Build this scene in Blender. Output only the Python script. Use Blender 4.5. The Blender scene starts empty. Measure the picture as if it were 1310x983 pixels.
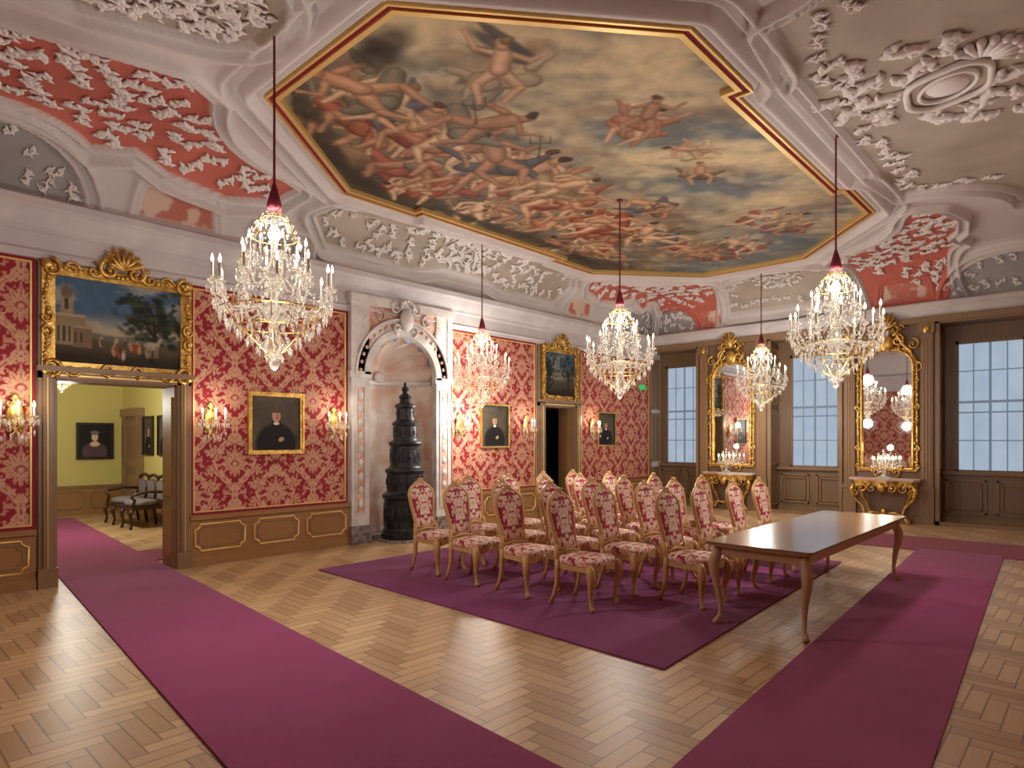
import bpy, math, random
import numpy as np
from mathutils import Vector, Matrix
random.seed(7); rng=np.random.RandomState(5)
pi=math.pi
# ------------------------------------------------------------ colours
def lin(c):
    out=[]
    for x in c:
        x=x/255.0
        out.append(x/12.92 if x<=0.04045 else ((x+0.055)/1.055)**2.4)
    return tuple(out)
def L4(c): return lin(c)+(1.0,)
def nlin(c): return np.array(lin(c))
# ------------------------------------------------------------ node helper
class NT:
    def __init__(s,name):
        s.mat=bpy.data.materials.new(name); s.mat.use_nodes=True
        s.t=s.mat.node_tree; s.n=s.t.nodes; s.b=s.n.get('Principled BSDF')
    def new(s,typ,**kw):
        n=s.n.new(typ)
        for k,v in kw.items(): setattr(n,k,v)
        return n
    def link(s,a,b): s.t.links.new(a,b)
    def put(s,sock,v):
        if hasattr(v,'is_linked') or hasattr(v,'links'): s.link(v,sock)
        else: sock.default_value=v
    def m(s,op,a,b=None,c=None):
        n=s.new('ShaderNodeMath',operation=op)
        s.put(n.inputs[0],a)
        if b is not None: s.put(n.inputs[1],b)
        if c is not None: s.put(n.inputs[2],c)
        return n.outputs[0]
    def comb(s,x,y,z):
        n=s.new('ShaderNodeCombineXYZ')
        for i,v in enumerate((x,y,z)): s.put(n.inputs[i],v)
        return n.outputs[0]
    def sep(s,v):
        n=s.new('ShaderNodeSeparateXYZ'); s.link(v,n.inputs[0]); return n.outputs
    def mix(s,f,a,b):
        n=s.new('ShaderNodeMix',data_type='RGBA')
        s.put(n.inputs[0],f); s.put(n.inputs[6],a); s.put(n.inputs[7],b)
        return n.outputs[2]
    def obj(s): return s.new('ShaderNodeTexCoord').outputs['Object']
    def noise(s,vec,scale,detail=3,rough=.5):
        n=s.new('ShaderNodeTexNoise'); 
        if vec is not None: s.link(vec,n.inputs['Vector'])
        n.inputs['Scale'].default_value=scale; n.inputs['Detail'].default_value=detail; n.inputs['Roughness'].default_value=rough
        return n.outputs['Fac']
    def bump(s,h,strength=.3,dist=.01):
        n=s.new('ShaderNodeBump'); n.inputs['Strength'].default_value=strength; n.inputs['Distance'].default_value=dist
        s.link(h,n.inputs['Height']); s.link(n.outputs[0],s.b.inputs['Normal'])
    def setp(s,**kw):
        for k,v in kw.items(): s.b.inputs[k.replace('_',' ')].default_value=v
def simple(name,c,rough=.5,metal=0.,c2=None,scale=6,bump=0,bscale=60,spec=None):
    t=NT(name); t.setp(Base_Color=L4(c),Roughness=rough,Metallic=metal)
    if c2:
        f=t.noise(t.obj(),scale,4)
        r=t.new('ShaderNodeMapRange'); t.link(f,r.inputs[0]); r.inputs[1].default_value=.35; r.inputs[2].default_value=.65
        t.link(t.mix(r.outputs[0],L4(c),L4(c2)),t.b.inputs['Base Color'])
    if bump: t.bump(t.noise(t.obj(),bscale,3),bump)
    if spec is not None: t.b.inputs['Specular IOR Level'].default_value=spec
    return t.mat
def emis(name,c,st):
    t=NT(name); t.setp(Base_Color=L4(c),Emission_Strength=st); t.b.inputs['Emission Color'].default_value=L4(c); return t.mat
def wood(name,c,c2,rough=.35,sx=2,sz=40,axis='x'):
    t=NT(name); o=t.sep(t.obj())
    if axis=='x': v=t.comb(t.m('MULTIPLY',o[0],sx),t.m('MULTIPLY',o[1],sz),t.m('MULTIPLY',o[2],sz))
    else: v=t.comb(t.m('MULTIPLY',o[0],sz),t.m('MULTIPLY',o[1],sz),t.m('MULTIPLY',o[2],sx))
    f=t.noise(v,1.0,4,.6); t.link(t.mix(f,L4(c),L4(c2)),t.b.inputs['Base Color']); t.setp(Roughness=rough); return t.mat
M={}
M['plaster']=simple('white_plaster',(212,207,206),.7,c2=(196,190,191),scale=2)
M['stucco']=simple('white_stucco_ornament',(234,228,224),.7)
M['marbwhite']=simple('stucco_marble_white',(226,221,215),.35,c2=(200,192,187),scale=4)
M['marbred']=simple('stucco_marble_red',(200,126,106),.35,c2=(226,196,176),scale=6)
M['marbpeach']=simple('stucco_marble_peach',(224,216,205),.4,c2=(202,160,138),scale=2.2)
M['wainwood']=wood('wainscot_oak',(172,128,80),(134,94,56),.38)
M['darkwood']=wood('window_wall_walnut',(142,114,86),(106,82,60),.4,axis='z')
M['doorwood']=wood('door_frame_walnut',(154,124,90),(116,88,60),.4,axis='z')
M['gold']=simple('gilding',(230,192,108),.34,.8,c2=(180,136,64),scale=14,bump=.5,bscale=40)
M['goldline']=simple('gilt_fillet',(232,196,122),.4,.5)
M['redtrim']=simple('crimson_braid',(140,24,42),.8)
M['iron']=simple('cast_iron',(46,49,54),.42,.2,c2=(25,27,31),scale=10,bump=.5,bscale=45)
M['stone']=simple('grey_stone',(150,140,135),.6,c2=(95,80,75),scale=12)
M['chairwood']=wood('chair_beech',(214,172,112),(180,134,82),.35,axis='z',sx=6,sz=30)
M['tabletop']=wood('table_walnut_top',(152,120,90),(118,88,62),.2,sx=2,sz=25)
M['tableleg']=wood('table_leg_wood',(204,174,136),(168,134,96),.35,axis='z',sx=4)
M['candle']=simple('candle_wax',(240,235,222),.5)
M['flame']=emis('candle_bulb',(255,222,170),10)
M['silk']=simple('crimson_silk',(120,24,44),.7)
M['mirror']=simple('mirror_glass',(235,238,240),.02,1.)
M['greenwall']=simple('yellow_green_wall',(204,192,116),.8)
M['tealwall']=simple('dark_teal_wall',(40,62,66),.8)
M['darkobj']=simple('dark_polished_wood',(60,36,26),.35)
M['greyfab']=simple('settee_cushion',(120,110,108),.9)
M['blackframe']=simple('ebonised_frame',(40,30,22),.4)
t=NT('window_bar'); t.setp(Base_Color=L4((70,76,84)),Emission_Strength=.40,Roughness=.7); t.b.inputs['Emission Color'].default_value=L4((150,170,192)); M['winbar']=t.mat  # dim emissive strips before the blind, standing in for mullion shadows through it
M['signgreen']=emis('exit_sign_green',(30,150,80),1.2)
t=NT('crystal'); t.setp(Base_Color=L4((252,250,245)),Roughness=.03,Transmission_Weight=.97,IOR=1.45,Emission_Strength=.08)
t.b.inputs['Emission Color'].default_value=L4((255,240,216)); M['crystal']=t.mat  # slight emission stands in for candlelight caught in the crystal
t=NT('window_blind'); o=t.sep(t.obj()); wv=t.noise(t.comb(0.0,t.m('MULTIPLY',o[1],1.5),t.m('MULTIPLY',o[2],1.0)),2,2)
t.link(t.mix(wv,L4((166,188,212)),L4((204,218,232))),t.b.inputs['Emission Color']); t.setp(Emission_Strength=.74,Roughness=.95); t.b.inputs['Base Color'].default_value=L4((40,44,50)); t.b.inputs['Specular IOR Level'].default_value=.05; M['blind']=t.mat
def carpet(name,c,c2):
    t=NT(name); f=t.noise(t.obj(),3,5,.6); t.link(t.mix(f,L4(c),L4(c2)),t.b.inputs['Base Color']); t.setp(Roughness=.95); t.b.inputs['Specular IOR Level'].default_value=.1
    t.b.inputs['Sheen Weight'].default_value=.15; t.bump(t.noise(t.obj(),220,2),.4); return t.mat
M['purple']=carpet('purple_carpet',(154,66,110),(136,54,96))
M['violet']=carpet('violet_carpet',(134,56,108),(116,44,92))
M['redcarp']=carpet('red_carpet',(146,44,68),(126,32,56))
# fabric (mirrored noise damask)
t=NT('chair_damask'); o=t.sep(t.obj()); ax=t.m('ABSOLUTE',o[0])
v=t.comb(t.m('MULTIPLY',ax,1.0),t.m('MULTIPLY',o[1],.9),t.m('MULTIPLY',o[2],.8))
f=t.noise(v,15,1.5,.5); r=t.new('ShaderNodeMapRange'); t.link(f,r.inputs[0]); r.inputs[1].default_value=.43; r.inputs[2].default_value=.455
f2=t.noise(v,34,1,.5); r2=t.new('ShaderNodeMapRange'); t.link(f2,r2.inputs[0]); r2.inputs[1].default_value=.52; r2.inputs[2].default_value=.56
cc=t.mix(r2.outputs[0],L4((226,202,180)),L4((204,138,122)))
t.link(t.mix(r.outputs[0],L4((158,34,58)),cc),t.b.inputs['Base Color']); t.setp(Roughness=.75); M['fabric']=t.mat
def vcmat(name,rough=.8,bump=0):
    t=NT(name); a=t.new('ShaderNodeAttribute',attribute_name='Col'); t.link(a.outputs['Color'],t.b.inputs['Base Color']); t.setp(Roughness=rough)
    t.b.inputs['Specular IOR Level'].default_value=.25
    if bump: t.bump(t.noise(t.obj(),60,3),bump)
    return t.mat
M['vc']=vcmat('painted_canvas',.65); M['vcwall']=vcmat('silk_damask',.6,.15); M['vcceil']=vcmat('painted_stucco',.75)
# parquet : herringbone, oak boards laid square to the room
t=NT('oak_herringbone_parquet'); o=t.sep(t.obj()); W_=.108; NB=4.0
X_=t.m('MULTIPLY',t.m('ADD',o[0],50.0),1/W_); Y_=t.m('MULTIPLY',t.m('ADD',o[1],50.0),1/W_)
ix=t.m('FLOOR',X_); iy=t.m('FLOOR',Y_); fx=t.m('SUBTRACT',X_,ix); fy=t.m('SUBTRACT',Y_,iy)
def fmod(a,b): return t.m('SUBTRACT',a,t.m('MULTIPLY',t.m('FLOOR',t.m('DIVIDE',a,b)),b))
kk=fmod(t.m('ADD',t.m('SUBTRACT',ix,iy),.25),2*NB); kk=t.m('FLOOR',kk)
ver=t.m('GREATER_THAN',kk,NB-.5)
k2=t.m('FLOOR',fmod(t.m('ADD',t.m('SUBTRACT',t.m('SUBTRACT',iy,ix),1.0),.25),2*NB))
def sel(a,b): return t.m('ADD',t.m('MULTIPLY',a,t.m('SUBTRACT',1.0,ver)),t.m('MULTIPLY',b,ver))
al=t.m('DIVIDE',sel(t.m('ADD',kk,fx),t.m('ADD',k2,fy)),NB); ac=sel(fy,fx)
idx=sel(t.m('SUBTRACT',ix,kk),ix); idy=sel(iy,t.m('SUBTRACT',iy,k2))
wn=t.new('ShaderNodeTexWhiteNoise'); t.link(t.comb(idx,idy,ver),wn.inputs['Vector'])
grain=t.noise(t.comb(t.m('MULTIPLY',al,2.0),t.m('MULTIPLY',ac,7.0),t.m('ADD',idx,t.m('MULTIPLY',idy,7.3))),1.0,3,.6)
e1=t.m('MINIMUM',ac,t.m('SUBTRACT',1.0,ac)); e2=t.m('MULTIPLY',t.m('MINIMUM',al,t.m('SUBTRACT',1.0,al)),NB); gap=t.m('LESS_THAN',t.m('MINIMUM',e1,e2),.045)
f=t.m('ADD',t.m('ADD',t.m('MULTIPLY',wn.outputs['Value'],.34),t.m('MULTIPLY',grain,.34)),t.m('MULTIPLY',ver,.26))  # boards along Y coloured darker, imitating how light varies with grain direction
c=t.mix(f,L4((218,184,138)),L4((152,114,74))); c=t.mix(t.m('MULTIPLY',gap,.7),c,L4((88,62,40)))
t.link(c,t.b.inputs['Base Color']); t.setp(Roughness=.40); t.b.inputs['Specular IOR Level'].default_value=.45; M['parquet']=t.mat
# ------------------------------------------------------------ mesh builder
class MB:
    def __init__(s): s.v=[];s.f=[];s.mi=[];s.sm=[];s.mats=[]
    def mid(s,m):
        m=M[m] if isinstance(m,str) else m
        if m not in s.mats: s.mats.append(m)
        return s.mats.index(m)
    def add(s,vs,fs,mat,smooth=False):
        b=len(s.v); s.v+= [tuple(v) for v in vs]; k=s.mid(mat)
        for f in fs: s.f.append(tuple(b+i for i in f)); s.mi.append(k); s.sm.append(smooth)
    def box(s,x0,x1,y0,y1,z0,z1,mat):
        vs=[(x,y,z) for z in (z0,z1) for y in (y0,y1) for x in (x0,x1)]
        s.add(vs,[(0,2,3,1),(4,5,7,6),(0,1,5,4),(2,6,7,3),(0,4,6,2),(1,3,7,5)],mat)
    def lathe(s,prof,c,mat,n=16,smooth=True,sx=1,sy=1,a0=0,a1=2*pi,flute=0,fn=0):
        vs=[];fs=[];full=abs(a1-a0-2*pi)<1e-6; cols=n if full else n+1
        for r,z in prof:
            for i in range(cols):
                a=a0+(a1-a0)*i/n; rr=r*(1+flute*math.cos(fn*a)) 
                vs.append((c[0]+rr*math.cos(a)*sx,c[1]+rr*math.sin(a)*sy,c[2]+z))
        for j in range(len(prof)-1):
            for i in range(n):
                i2=(i+1)%cols if full else i+1
                fs.append((j*cols+i,j*cols+i2,(j+1)*cols+i2,(j+1)*cols+i))
        s.add(vs,fs,mat,smooth)
        if full:
            s.add(vs[:cols][::-1],[tuple(range(cols))],mat); s.add(vs[-cols:],[tuple(range(cols))],mat)
    def tube(s,pts,rad,mat,n=8,closed=False,flat=1.0):
        pts=[Vector(p) for p in pts]; N=len(pts)
        if not hasattr(rad,'__len__'): rad=[rad]*N
        vs=[];prev=None
        for i,p in enumerate(pts):
            if closed: tg=pts[(i+1)%N]-pts[i-1]
            else: tg=pts[min(i+1,N-1)]-pts[max(i-1,0)]
            if tg.length<1e-9: tg=Vector((0,0,1))
            tg.normalize()
            if prev is None:
                up=Vector((0,1,0)) if abs(tg.y)<.9 else Vector((1,0,0))
                a=tg.cross(up).normalized()
            else:
                a=prev-tg*prev.dot(tg)
                if a.length<1e-6: a=tg.orthogonal()
                a.normalize()
            prev=a; b=tg.cross(a)
            for k in range(n):
                q=2*pi*k/n; vs.append(p+a*math.cos(q)*rad[i]+b*math.sin(q)*rad[i]*flat)
        fs=[]
        for i in range(N if closed else N-1):
            j=(i+1)%N
            for k in range(n):
                k2=(k+1)%n; fs.append((i*n+k,i*n+k2,j*n+k2,j*n+k))
        if not closed: fs.append(tuple(range(n))[::-1]); fs.append(tuple((N-1)*n+k for k in range(n)))
        s.add(vs,fs,mat,True)
    def ball(s,c,r,mat,n=8,m=5,sx=1,sy=1,sz=1):
        pr=[(max(r*math.sin(pi*j/m),1e-4),-r*math.cos(pi*j/m)*sz) for j in range(m+1)]
        s.lathe(pr,c,mat,n,True,sx,sy)
    def octa(s,c,r,h,mat,top=.35,a=0.):
        x,y,z=c; vs=[(x,y,z+h*top)]+[(x+r*math.cos(a+q*pi/2),y+r*math.sin(a+q*pi/2),z) for q in range(4)]+[(x,y,z-h*(1-top))]
        s.add(vs,[(0,1,2),(0,2,3),(0,3,4),(0,4,1),(5,2,1),(5,3,2),(5,4,3),(5,1,4)],mat)
    def spiral(s,c,r0,a0,turns,mat,rt=.02,y=0,dr=1,n=14):
        pts=[];rd=[]
        for i in range(n+1):
            q=i/n; r=r0*(1-q)**1.0+.005; a=a0+dr*q*turns*2*pi
            pts.append((c[0]+r*math.cos(a),y,c[1]+r*math.sin(a))); rd.append(rt*(1-.5*q))
        s.tube(pts,rd,mat,6); s.ball((pts[-1][0],y,pts[-1][2]),rt*1.1,mat,6,4)
    def rectloop(s,x0,x1,z0,z1,y,r,mat,notch=0.):
        k=notch; P=[(x0+k,z0),(x1-k,z0),(x1-k*.9,z0+k*.5),(x1-k*.4,z0+k*.9),(x1,z0+k),(x1,z1-k),(x1-k*.4,z1-k*.9),(x1-k*.9,z1-k*.5),(x1-k,z1),(x0+k,z1),(x0+k*.9,z1-k*.5),(x0+k*.4,z1-k*.9),(x0,z1-k),(x0,z0+k),(x0+k*.4,z0+k*.9),(x0+k*.9,z0+k*.5)]
        s.tube([(a,y,b) for a,b in P],r,mat,6,closed=True)
    def frame4(s,x0,x1,z0,z1,w,y0,y1,mat):
        s.box(x0,x1,y0,y1,z0,z0+w,mat); s.box(x0,x1,y0,y1,z1-w,z1,mat); s.box(x0,x0+w,y0,y1,z0+w,z1-w,mat); s.box(x1-w,x1,y0,y1,z0+w,z1-w,mat)
    def build(s,name,mat=None,parent=None):
        me=bpy.data.meshes.new(name); me.from_pydata(s.v,[],s.f); 
        for m in s.mats: me.materials.append(m)
        me.polygons.foreach_set('material_index',s.mi); me.polygons.foreach_set('use_smooth',s.sm); me.update()
        return place(me,name,mat,parent)
def place(me,name,mat=None,parent=None):
    ob=bpy.data.objects.new(name,me); bpy.context.scene.collection.objects.link(ob)
    if parent: ob.parent=parent
    if mat is not None: ob.matrix_local=mat
    return ob
def T(x,y,z,rz=0): return Matrix.Translation((x,y,z))@Matrix.Rotation(rz,4,'Z')
def grid(name,P,C,mat,keep=None,parent=None,mtx=None,smooth=True):
    ny,nx=P.shape[:2]; idx=np.arange(nx*ny).reshape(ny,nx)
    q=np.stack([idx[:-1,:-1],idx[:-1,1:],idx[1:,1:],idx[1:,:-1]],-1)
    q=q[keep] if keep is not None else q.reshape(-1,4)
    me=bpy.data.meshes.new(name); me.vertices.add(nx*ny); me.vertices.foreach_set('co',P.astype(np.float32).ravel())
    n=len(q); me.loops.add(n*4); me.loops.foreach_set('vertex_index',q.astype(np.int32).ravel())
    me.polygons.add(n); me.polygons.foreach_set('loop_start',(np.arange(n)*4).astype(np.int32)); 
    me.polygons.foreach_set('use_smooth',np.full(n,smooth))
    me.update(calc_edges=True)
    ca=me.color_attributes.new('Col','FLOAT_COLOR','POINT'); A=np.ones((nx*ny,4),np.float32); A[:,:3]=C.reshape(-1,3); ca.data.foreach_set('color',A.ravel())
    me.materials.append(M[mat]); me.validate(); return place(me,name,mtx,parent)
# ------------------------------------------------------------ numpy noise
TB=rng.rand(8,256,256)
def vn(x,y,sd=0):
    xi=np.floor(x).astype(int); yi=np.floor(y).astype(int); fx=x-xi; fy=y-yi
    fx=fx*fx*(3-2*fx); fy=fy*fy*(3-2*fy); t=TB[sd%8]; a=t[yi&255,xi&255]; b=t[yi&255,(xi+1)&255]; c=t[(yi+1)&255,xi&255]; d=t[(yi+1)&255,(xi+1)&255]
    return (a*(1-fx)+b*fx)*(1-fy)+(c*(1-fx)+d*fx)*fy
def fbm(x,y,sd=0,o=4):
    s=0;a=.5;n=0
    for i in range(o): s=s+a*vn(x*2**i+i*17.3,y*2**i+i*5.1,sd+i); n+=a; a*=.5
    return s/n
def mixc(C,col,a): return C*(1-a[...,None])+np.array(col)*a[...,None]
def sstep(a,b,x): t=np.clip((x-a)/(b-a),0,1); return t*t*(3-2*t)
def ell(x,y,cx,cy,a,b,ang,soft=.25):
    c,s=math.cos(ang),math.sin(ang); u=((x-cx)*c+(y-cy)*s)/a; v=(-(x-cx)*s+(y-cy)*c)/b
    return 1-sstep(1-soft,1+soft,np.sqrt(u*u+v*v))
def cap(x,y,x0,y0,x1,y1,r0,r1,soft=.01):
    dx,dy=x1-x0,y1-y0; t=np.clip(((x-x0)*dx+(y-y0)*dy)/(dx*dx+dy*dy+1e-9),0,1); d=np.hypot(x-x0-t*dx,y-y0-t*dy); r=r0+(r1-r0)*t
    return 1-sstep(r-soft,r+soft,d)
def sdpoly(x,y,P):
    x=np.asarray(x,float); y=np.asarray(y,float)
    d=np.full(x.shape,1e9); ins=np.zeros(x.shape,bool); n=len(P)
    for i in range(n):
        x0,y0=P[i]; x1,y1=P[(i+1)%n]; dx,dy=x1-x0,y1-y0
        t=np.clip(((x-x0)*dx+(y-y0)*dy)/(dx*dx+dy*dy+1e-12),0,1); d=np.minimum(d,np.hypot(x-x0-t*dx,y-y0-t*dy))
        if y0!=y1:
            c=((y0>y)!=(y1>y))&(x<(x1-x0)*(y-y0)/(y1-y0)+x0); ins=ins^c
    return np.where(ins,-d,d)
# ------------------------------------------------------------ room constants
XW,XE,YS,YN=-1.2,15.0,-1.6,8.9
ZC=5.3; CV=.75; CH=.9
# ================= FLOOR
mb=MB(); mb.box(XW-.3,XE+.9,YS-.3,17.2,-.1,0,'parquet'); mb.build('floor')
def flatcarpet(name,P,mat,z=.014):
    mb=MB(); n=len(P); vs=[(x,y,z) for x,y in P]+[(x,y,.0005) for x,y in P]
    mb.add(vs,[tuple(range(n))]+[(i,i+n,(i+1)%n+n,(i+1)%n) for i in range(n)],mat); return mb.build(name)
flatcarpet('seating_carpet',[(4.35,7.44),(4.19,2.36),(9.52,2.63),(9.62,7.5)],'violet')
flatcarpet('carpet_runner',[(-1.1,.39),(11.55,1.04),(11.5,2.09),(-1.1,1.40)],'purple',.012)
flatcarpet('carpet_runner',[(1.0,-1.2),(2.33,-1.2),(3.62,16.2),(2.57,16.2)],'purple',.018)
flatcarpet('carpet_runner',[(3.06,9.7),(4.7,9.6),(4.7,10.6),(3.1,10.7)],'purple',.010)
flatcarpet('red_runner_carpet',[(11.45,-1.5),(13.0,-1.5),(12.9,3.1),(11.3,3.1)],'redcarp',.007)
# ================= NORTH WALL (left in the photograph)
D1=(1.82,3.13,2.4); D2=(10.62,11.68,2.42); NI=(6.09,7.49,2.76)
mb=MB(); TH=.42
def wseg(x0,x1,z0,z1): mb.box(x0,x1,YN,YN+TH,z0,z1,'plaster')
wseg(XW-.3,D1[0],0,4.5); wseg(D1[0],D1[1],D1[2],4.5); wseg(D1[1],NI[0],0,4.5); wseg(NI[1],D2[0],0,4.5); wseg(D2[0],D2[1],D2[2],4.5); wseg(D2[1],XE+.9,0,4.5)
ncx=(NI[0]+NI[1])/2; nr=(NI[1]-NI[0])/2; K=20
vs=[];fs=[]
for i in range(K+1):
    a=pi-pi*i/K; x=ncx+nr*math.cos(a); vs+=[(x,YN,NI[2]+nr*math.sin(a)),(x,YN,4.5)]
for i in range(K): fs.append((2*i,2*i+2,2*i+3,2*i+1))
mb.add(vs,fs,'plaster')
wall_n=mb.build('wall_north')
# apse niche
mb=MB(); R=24
mb.lathe([(nr,z) for z in (0,.5,1,1.5,2.,2.4,NI[2])],(ncx,YN,0),'marbpeach',R,True,1,1.0,0,pi)
SN,SM=144,16; vs=[];fs=[]
for j in range(SM+1):
    q=j/SM
    for i in range(SN+1):
        a=pi*i/SN; rr=nr*(1-.12*(1-abs(math.sin(a*7.0)))*(q**.6)); ph=q*pi/2
        x=rr*math.cos(a)*math.sin(ph); z=rr*math.sin(a)*math.sin(ph); y=nr*math.cos(ph)
        vs.append((ncx+x,YN+y,NI[2]+z))
for j in range(SM):
    for i in range(SN): k=j*(SN+1)+i; fs.append((k,k+1,k+SN+2,k+SN+1))
mb.add(vs,fs,'marbpeach',True)
mb.lathe([(nr-.0,0),(nr-.05,.02),(nr-.05,.07),(nr-.02,.1),(nr,.1)],(ncx,YN,NI[2]-.1),'marbwhite',R,True,1,1,0,pi)
mb.ball((ncx,YN+nr-.06,NI[2]+.05),.1,'marbwhite',12,8,1.2,.5,1)
mb.box(NI[0]-.0,NI[1],YN,YN+.8,-.02,.03,'stone')
mb.build('wall_north_niche',parent=wall_n)
# niche surround
mb=MB(); y0=YN-.09
for (a,b) in ((5.72,6.09),(7.49,7.88)):
    mb.box(a,b,YN-.13,YN,0,.3,'stone'); mb.box(a+.02,b-.02,y0,YN,.3,4.02,'marbwhite')
    mb.box(a-.02,b+.02,YN-.12,YN,NI[2]-.06,NI[2]+.04,'marbwhite')
    mb.box(a+.13,b-.13,y0-.012,y0,.5,2.55,'marbred'); mb.frame4(a+.09,b-.09,.48,2.57,.025,y0-.02,y0,'marbwhite')
    for k in range(9): mb.ball(((a+b)/2,y0-.012,.65+k*.22),.055,'marbwhite',8,4,1,.3,1.3)
for r0,r1,yy,mt in ((nr,nr+.12,.12,'marbwhite'),(nr+.12,nr+.26,.09,'marbwhite'),(nr+.26,nr+.30,.13,'marbwhite')):
    vs=[];fs=[]
    for i in range(33):
        a=pi-pi*i/32; c,s_=math.cos(a),math.sin(a)
        for r,y in ((r0,YN),(r0,YN-yy),(r1,YN-yy),(r1,YN)): vs.append((ncx+r*c,y,NI[2]+r*s_))
    for i in range(32):
        for k in range(3): fs.append((4*i+k,4*i+k+1,4*i+5+k,4*i+4+k))
    mb.add(vs,fs,mt,False)
for i in range(21):
    a=pi*(i+.5)/21; mb.ball((ncx+(nr+.19)*math.cos(a),YN-.1,NI[2]+(nr+.19)*math.sin(a)),.034,'marbred',8,4,1,.6,1)
vs=[];fs=[];K=24
for i in range(K+1):
    a=pi-pi*i/K; x=ncx+(nr+.3)*math.cos(a); x=min(max(x,5.76),7.84); vs+=[(x,YN-.06,NI[2]+(nr+.3)*math.sin(a)),(x,YN-.06,3.92)]
for i in range(K): fs.append((2*i,2*i+2,2*i+3,2*i+1))
mb.add(vs,fs,'marbred')
mb.box(5.7,7.9,YN-.14,YN,3.9,4.05,'marbwhite'); mb.box(5.72,5.84,YN-.11,YN,2.8,3.9,'marbwhite'); mb.box(7.76,7.88,YN-.11,YN,2.8,3.9,'marbwhite')
mb.ball((ncx,YN-.16,3.74),.15,'marbwhite',12,8,.9,.5,1.35)
for sg in (1,-1):
    mb.spiral((ncx+sg*.2,3.92),.12,pi/2,1.2,'marbwhite',.026,YN-.14,-sg); mb.spiral((ncx+sg*.16,3.58),.1,-pi/2,1.1,'marbwhite',.025,YN-.14,sg)
    mb.spiral((ncx+sg*.5,3.76),.12,pi/2,1.2,'marbwhite',.02,YN-.08,sg); mb.spiral((ncx+sg*.74,3.6),.11,pi/2,1.2,'marbwhite',.018,YN-.08,-sg); mb.spiral((ncx+sg*.88,3.3),.09,pi/2,1.2,'marbwhite',.016,YN-.08,sg)
for k in range(7):
    a=pi*k/6; mb.ball((ncx+.13*math.cos(a),YN-.18,3.96+.1*math.sin(a)),.038,'marbwhite',6,4)
mb.build('wall_north_niche_surround',parent=wall_n)
# damask
def dam(u,z):
    w,h=.60,.92; iu=np.floor(u/w); fx=(u/w-iu-.5)*w; zz=z+(iu%2)*h/2; y=(zz/h-np.floor(zz/h)-.5)*h; x=np.abs(fx)
    g=np.zeros(u.shape)
    for an,ln,wd,d0 in ((0,.13,.034,.14),(28,.12,.032,.13),(56,.11,.03,.125),(86,.10,.028,.12),(120,.09,.026,.1),(155,.09,.024,.09),(180,.1,.022,.12)):
        a=math.radians(90-an); e_=ell(x,y,d0*math.cos(a),-.03+d0*math.sin(a),ln*.64,wd,a,.18); e_=e_*(1-.75*ell(x,y,d0*math.cos(a)*1.05,-.03+d0*math.sin(a)*1.05,ln*.4,wd*.22,a,.3)); g=np.maximum(g,e_)
    g=np.maximum(g,ell(x,y,0,-.03,.035,.035,0))
    c=w/4*(1+np.cos(2*pi*y/h)); dd=np.abs(x-c)*.75; wob=.022+.018*np.abs(np.sin(y*30)); g=np.maximum(g,1-sstep(wob-.004,wob+.004,dd))
    g=g*(1-.9*(1-sstep(.004,.008,dd)))
    for cx,cy,r in ((.0,.33,.06),(.08,.27,.04),(.0,-.36,.055),(.09,-.27,.04),(.19,.15,.042),(.18,-.15,.042),(.3,.0,.05),(.27,.33,.05),(.27,-.33,.05)):
        q=np.arctan2(y-cy,x-cx); rr=np.hypot(x-cx,y-cy); R=r*(1+.35*np.cos(5*q)); g=np.maximum(g,(1-sstep(R-.006,R+.006,rr))*(sstep(.008,.014,rr)))
    n=vn(x*34+3,y*34+9,2); g=np.maximum(g,sstep(.66,.74,n)*.75)
    return g*(1-.3*sstep(.6,.72,vn(x*60,y*60,4)))
def damask(x0,x1,z0,z1,name,mtx,parent,st=.0105,off=0):
    nx=int((x1-x0)/st)+1; nz=int((z1-z0)/st)+1; X,Z=np.meshgrid(np.linspace(x0,x1,nx),np.linspace(z0,z1,nz)); g=dam(X+off,Z)
    red=nlin((148,32,46)); C=np.ones(X.shape+(3,))*red*(.9+.2*fbm(X*3,Z*3,1))[...,None]; C=mixc(C,nlin((214,168,136)),g*.9)
    P=np.stack([X,np.zeros_like(X),Z],-1); return grid(name,P,C,'vcwall',None,parent,mtx)
tm=MB()
for (a,b) in ((XW,1.63),(3.30,5.70),(7.90,10.33),(11.9,15.0)):
    damask(a,b,.70,3.74,'wall_north_damask',T(0,YN-.012,0),wall_n)
    y=YN-.02
    tm.frame4(a,b,.68,3.75,.035,y-.01,YN,'redtrim'); tm.frame4(a+.035,b-.035,.715,3.715,.018,y-.015,YN,'goldline')
for (a,b,n) in ((XW,1.63,3),(3.28,5.72,3),(7.88,10.35,3),(11.88,15.0,3)):
    tm.box(a,b,YN-.05,YN,0,.64,'wainwood'); tm.box(a,b,YN-.09,YN,.62,.68,'wainwood'); tm.box(a,b,YN-.075,YN,0,.13,'wainwood')
    w=(b-a)/n
    for i in range(n):
        x0=a+i*w+.07; x1=a+(i+1)*w-.07
        tm.rectloop(x0,x1,.2,.56,YN-.055,.014,'goldline',.07)
        tm.rectloop(x0+.05,x1-.05,.25,.51,YN-.052,.006,'darkwood',.06)
tm.build('trim_north')
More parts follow.
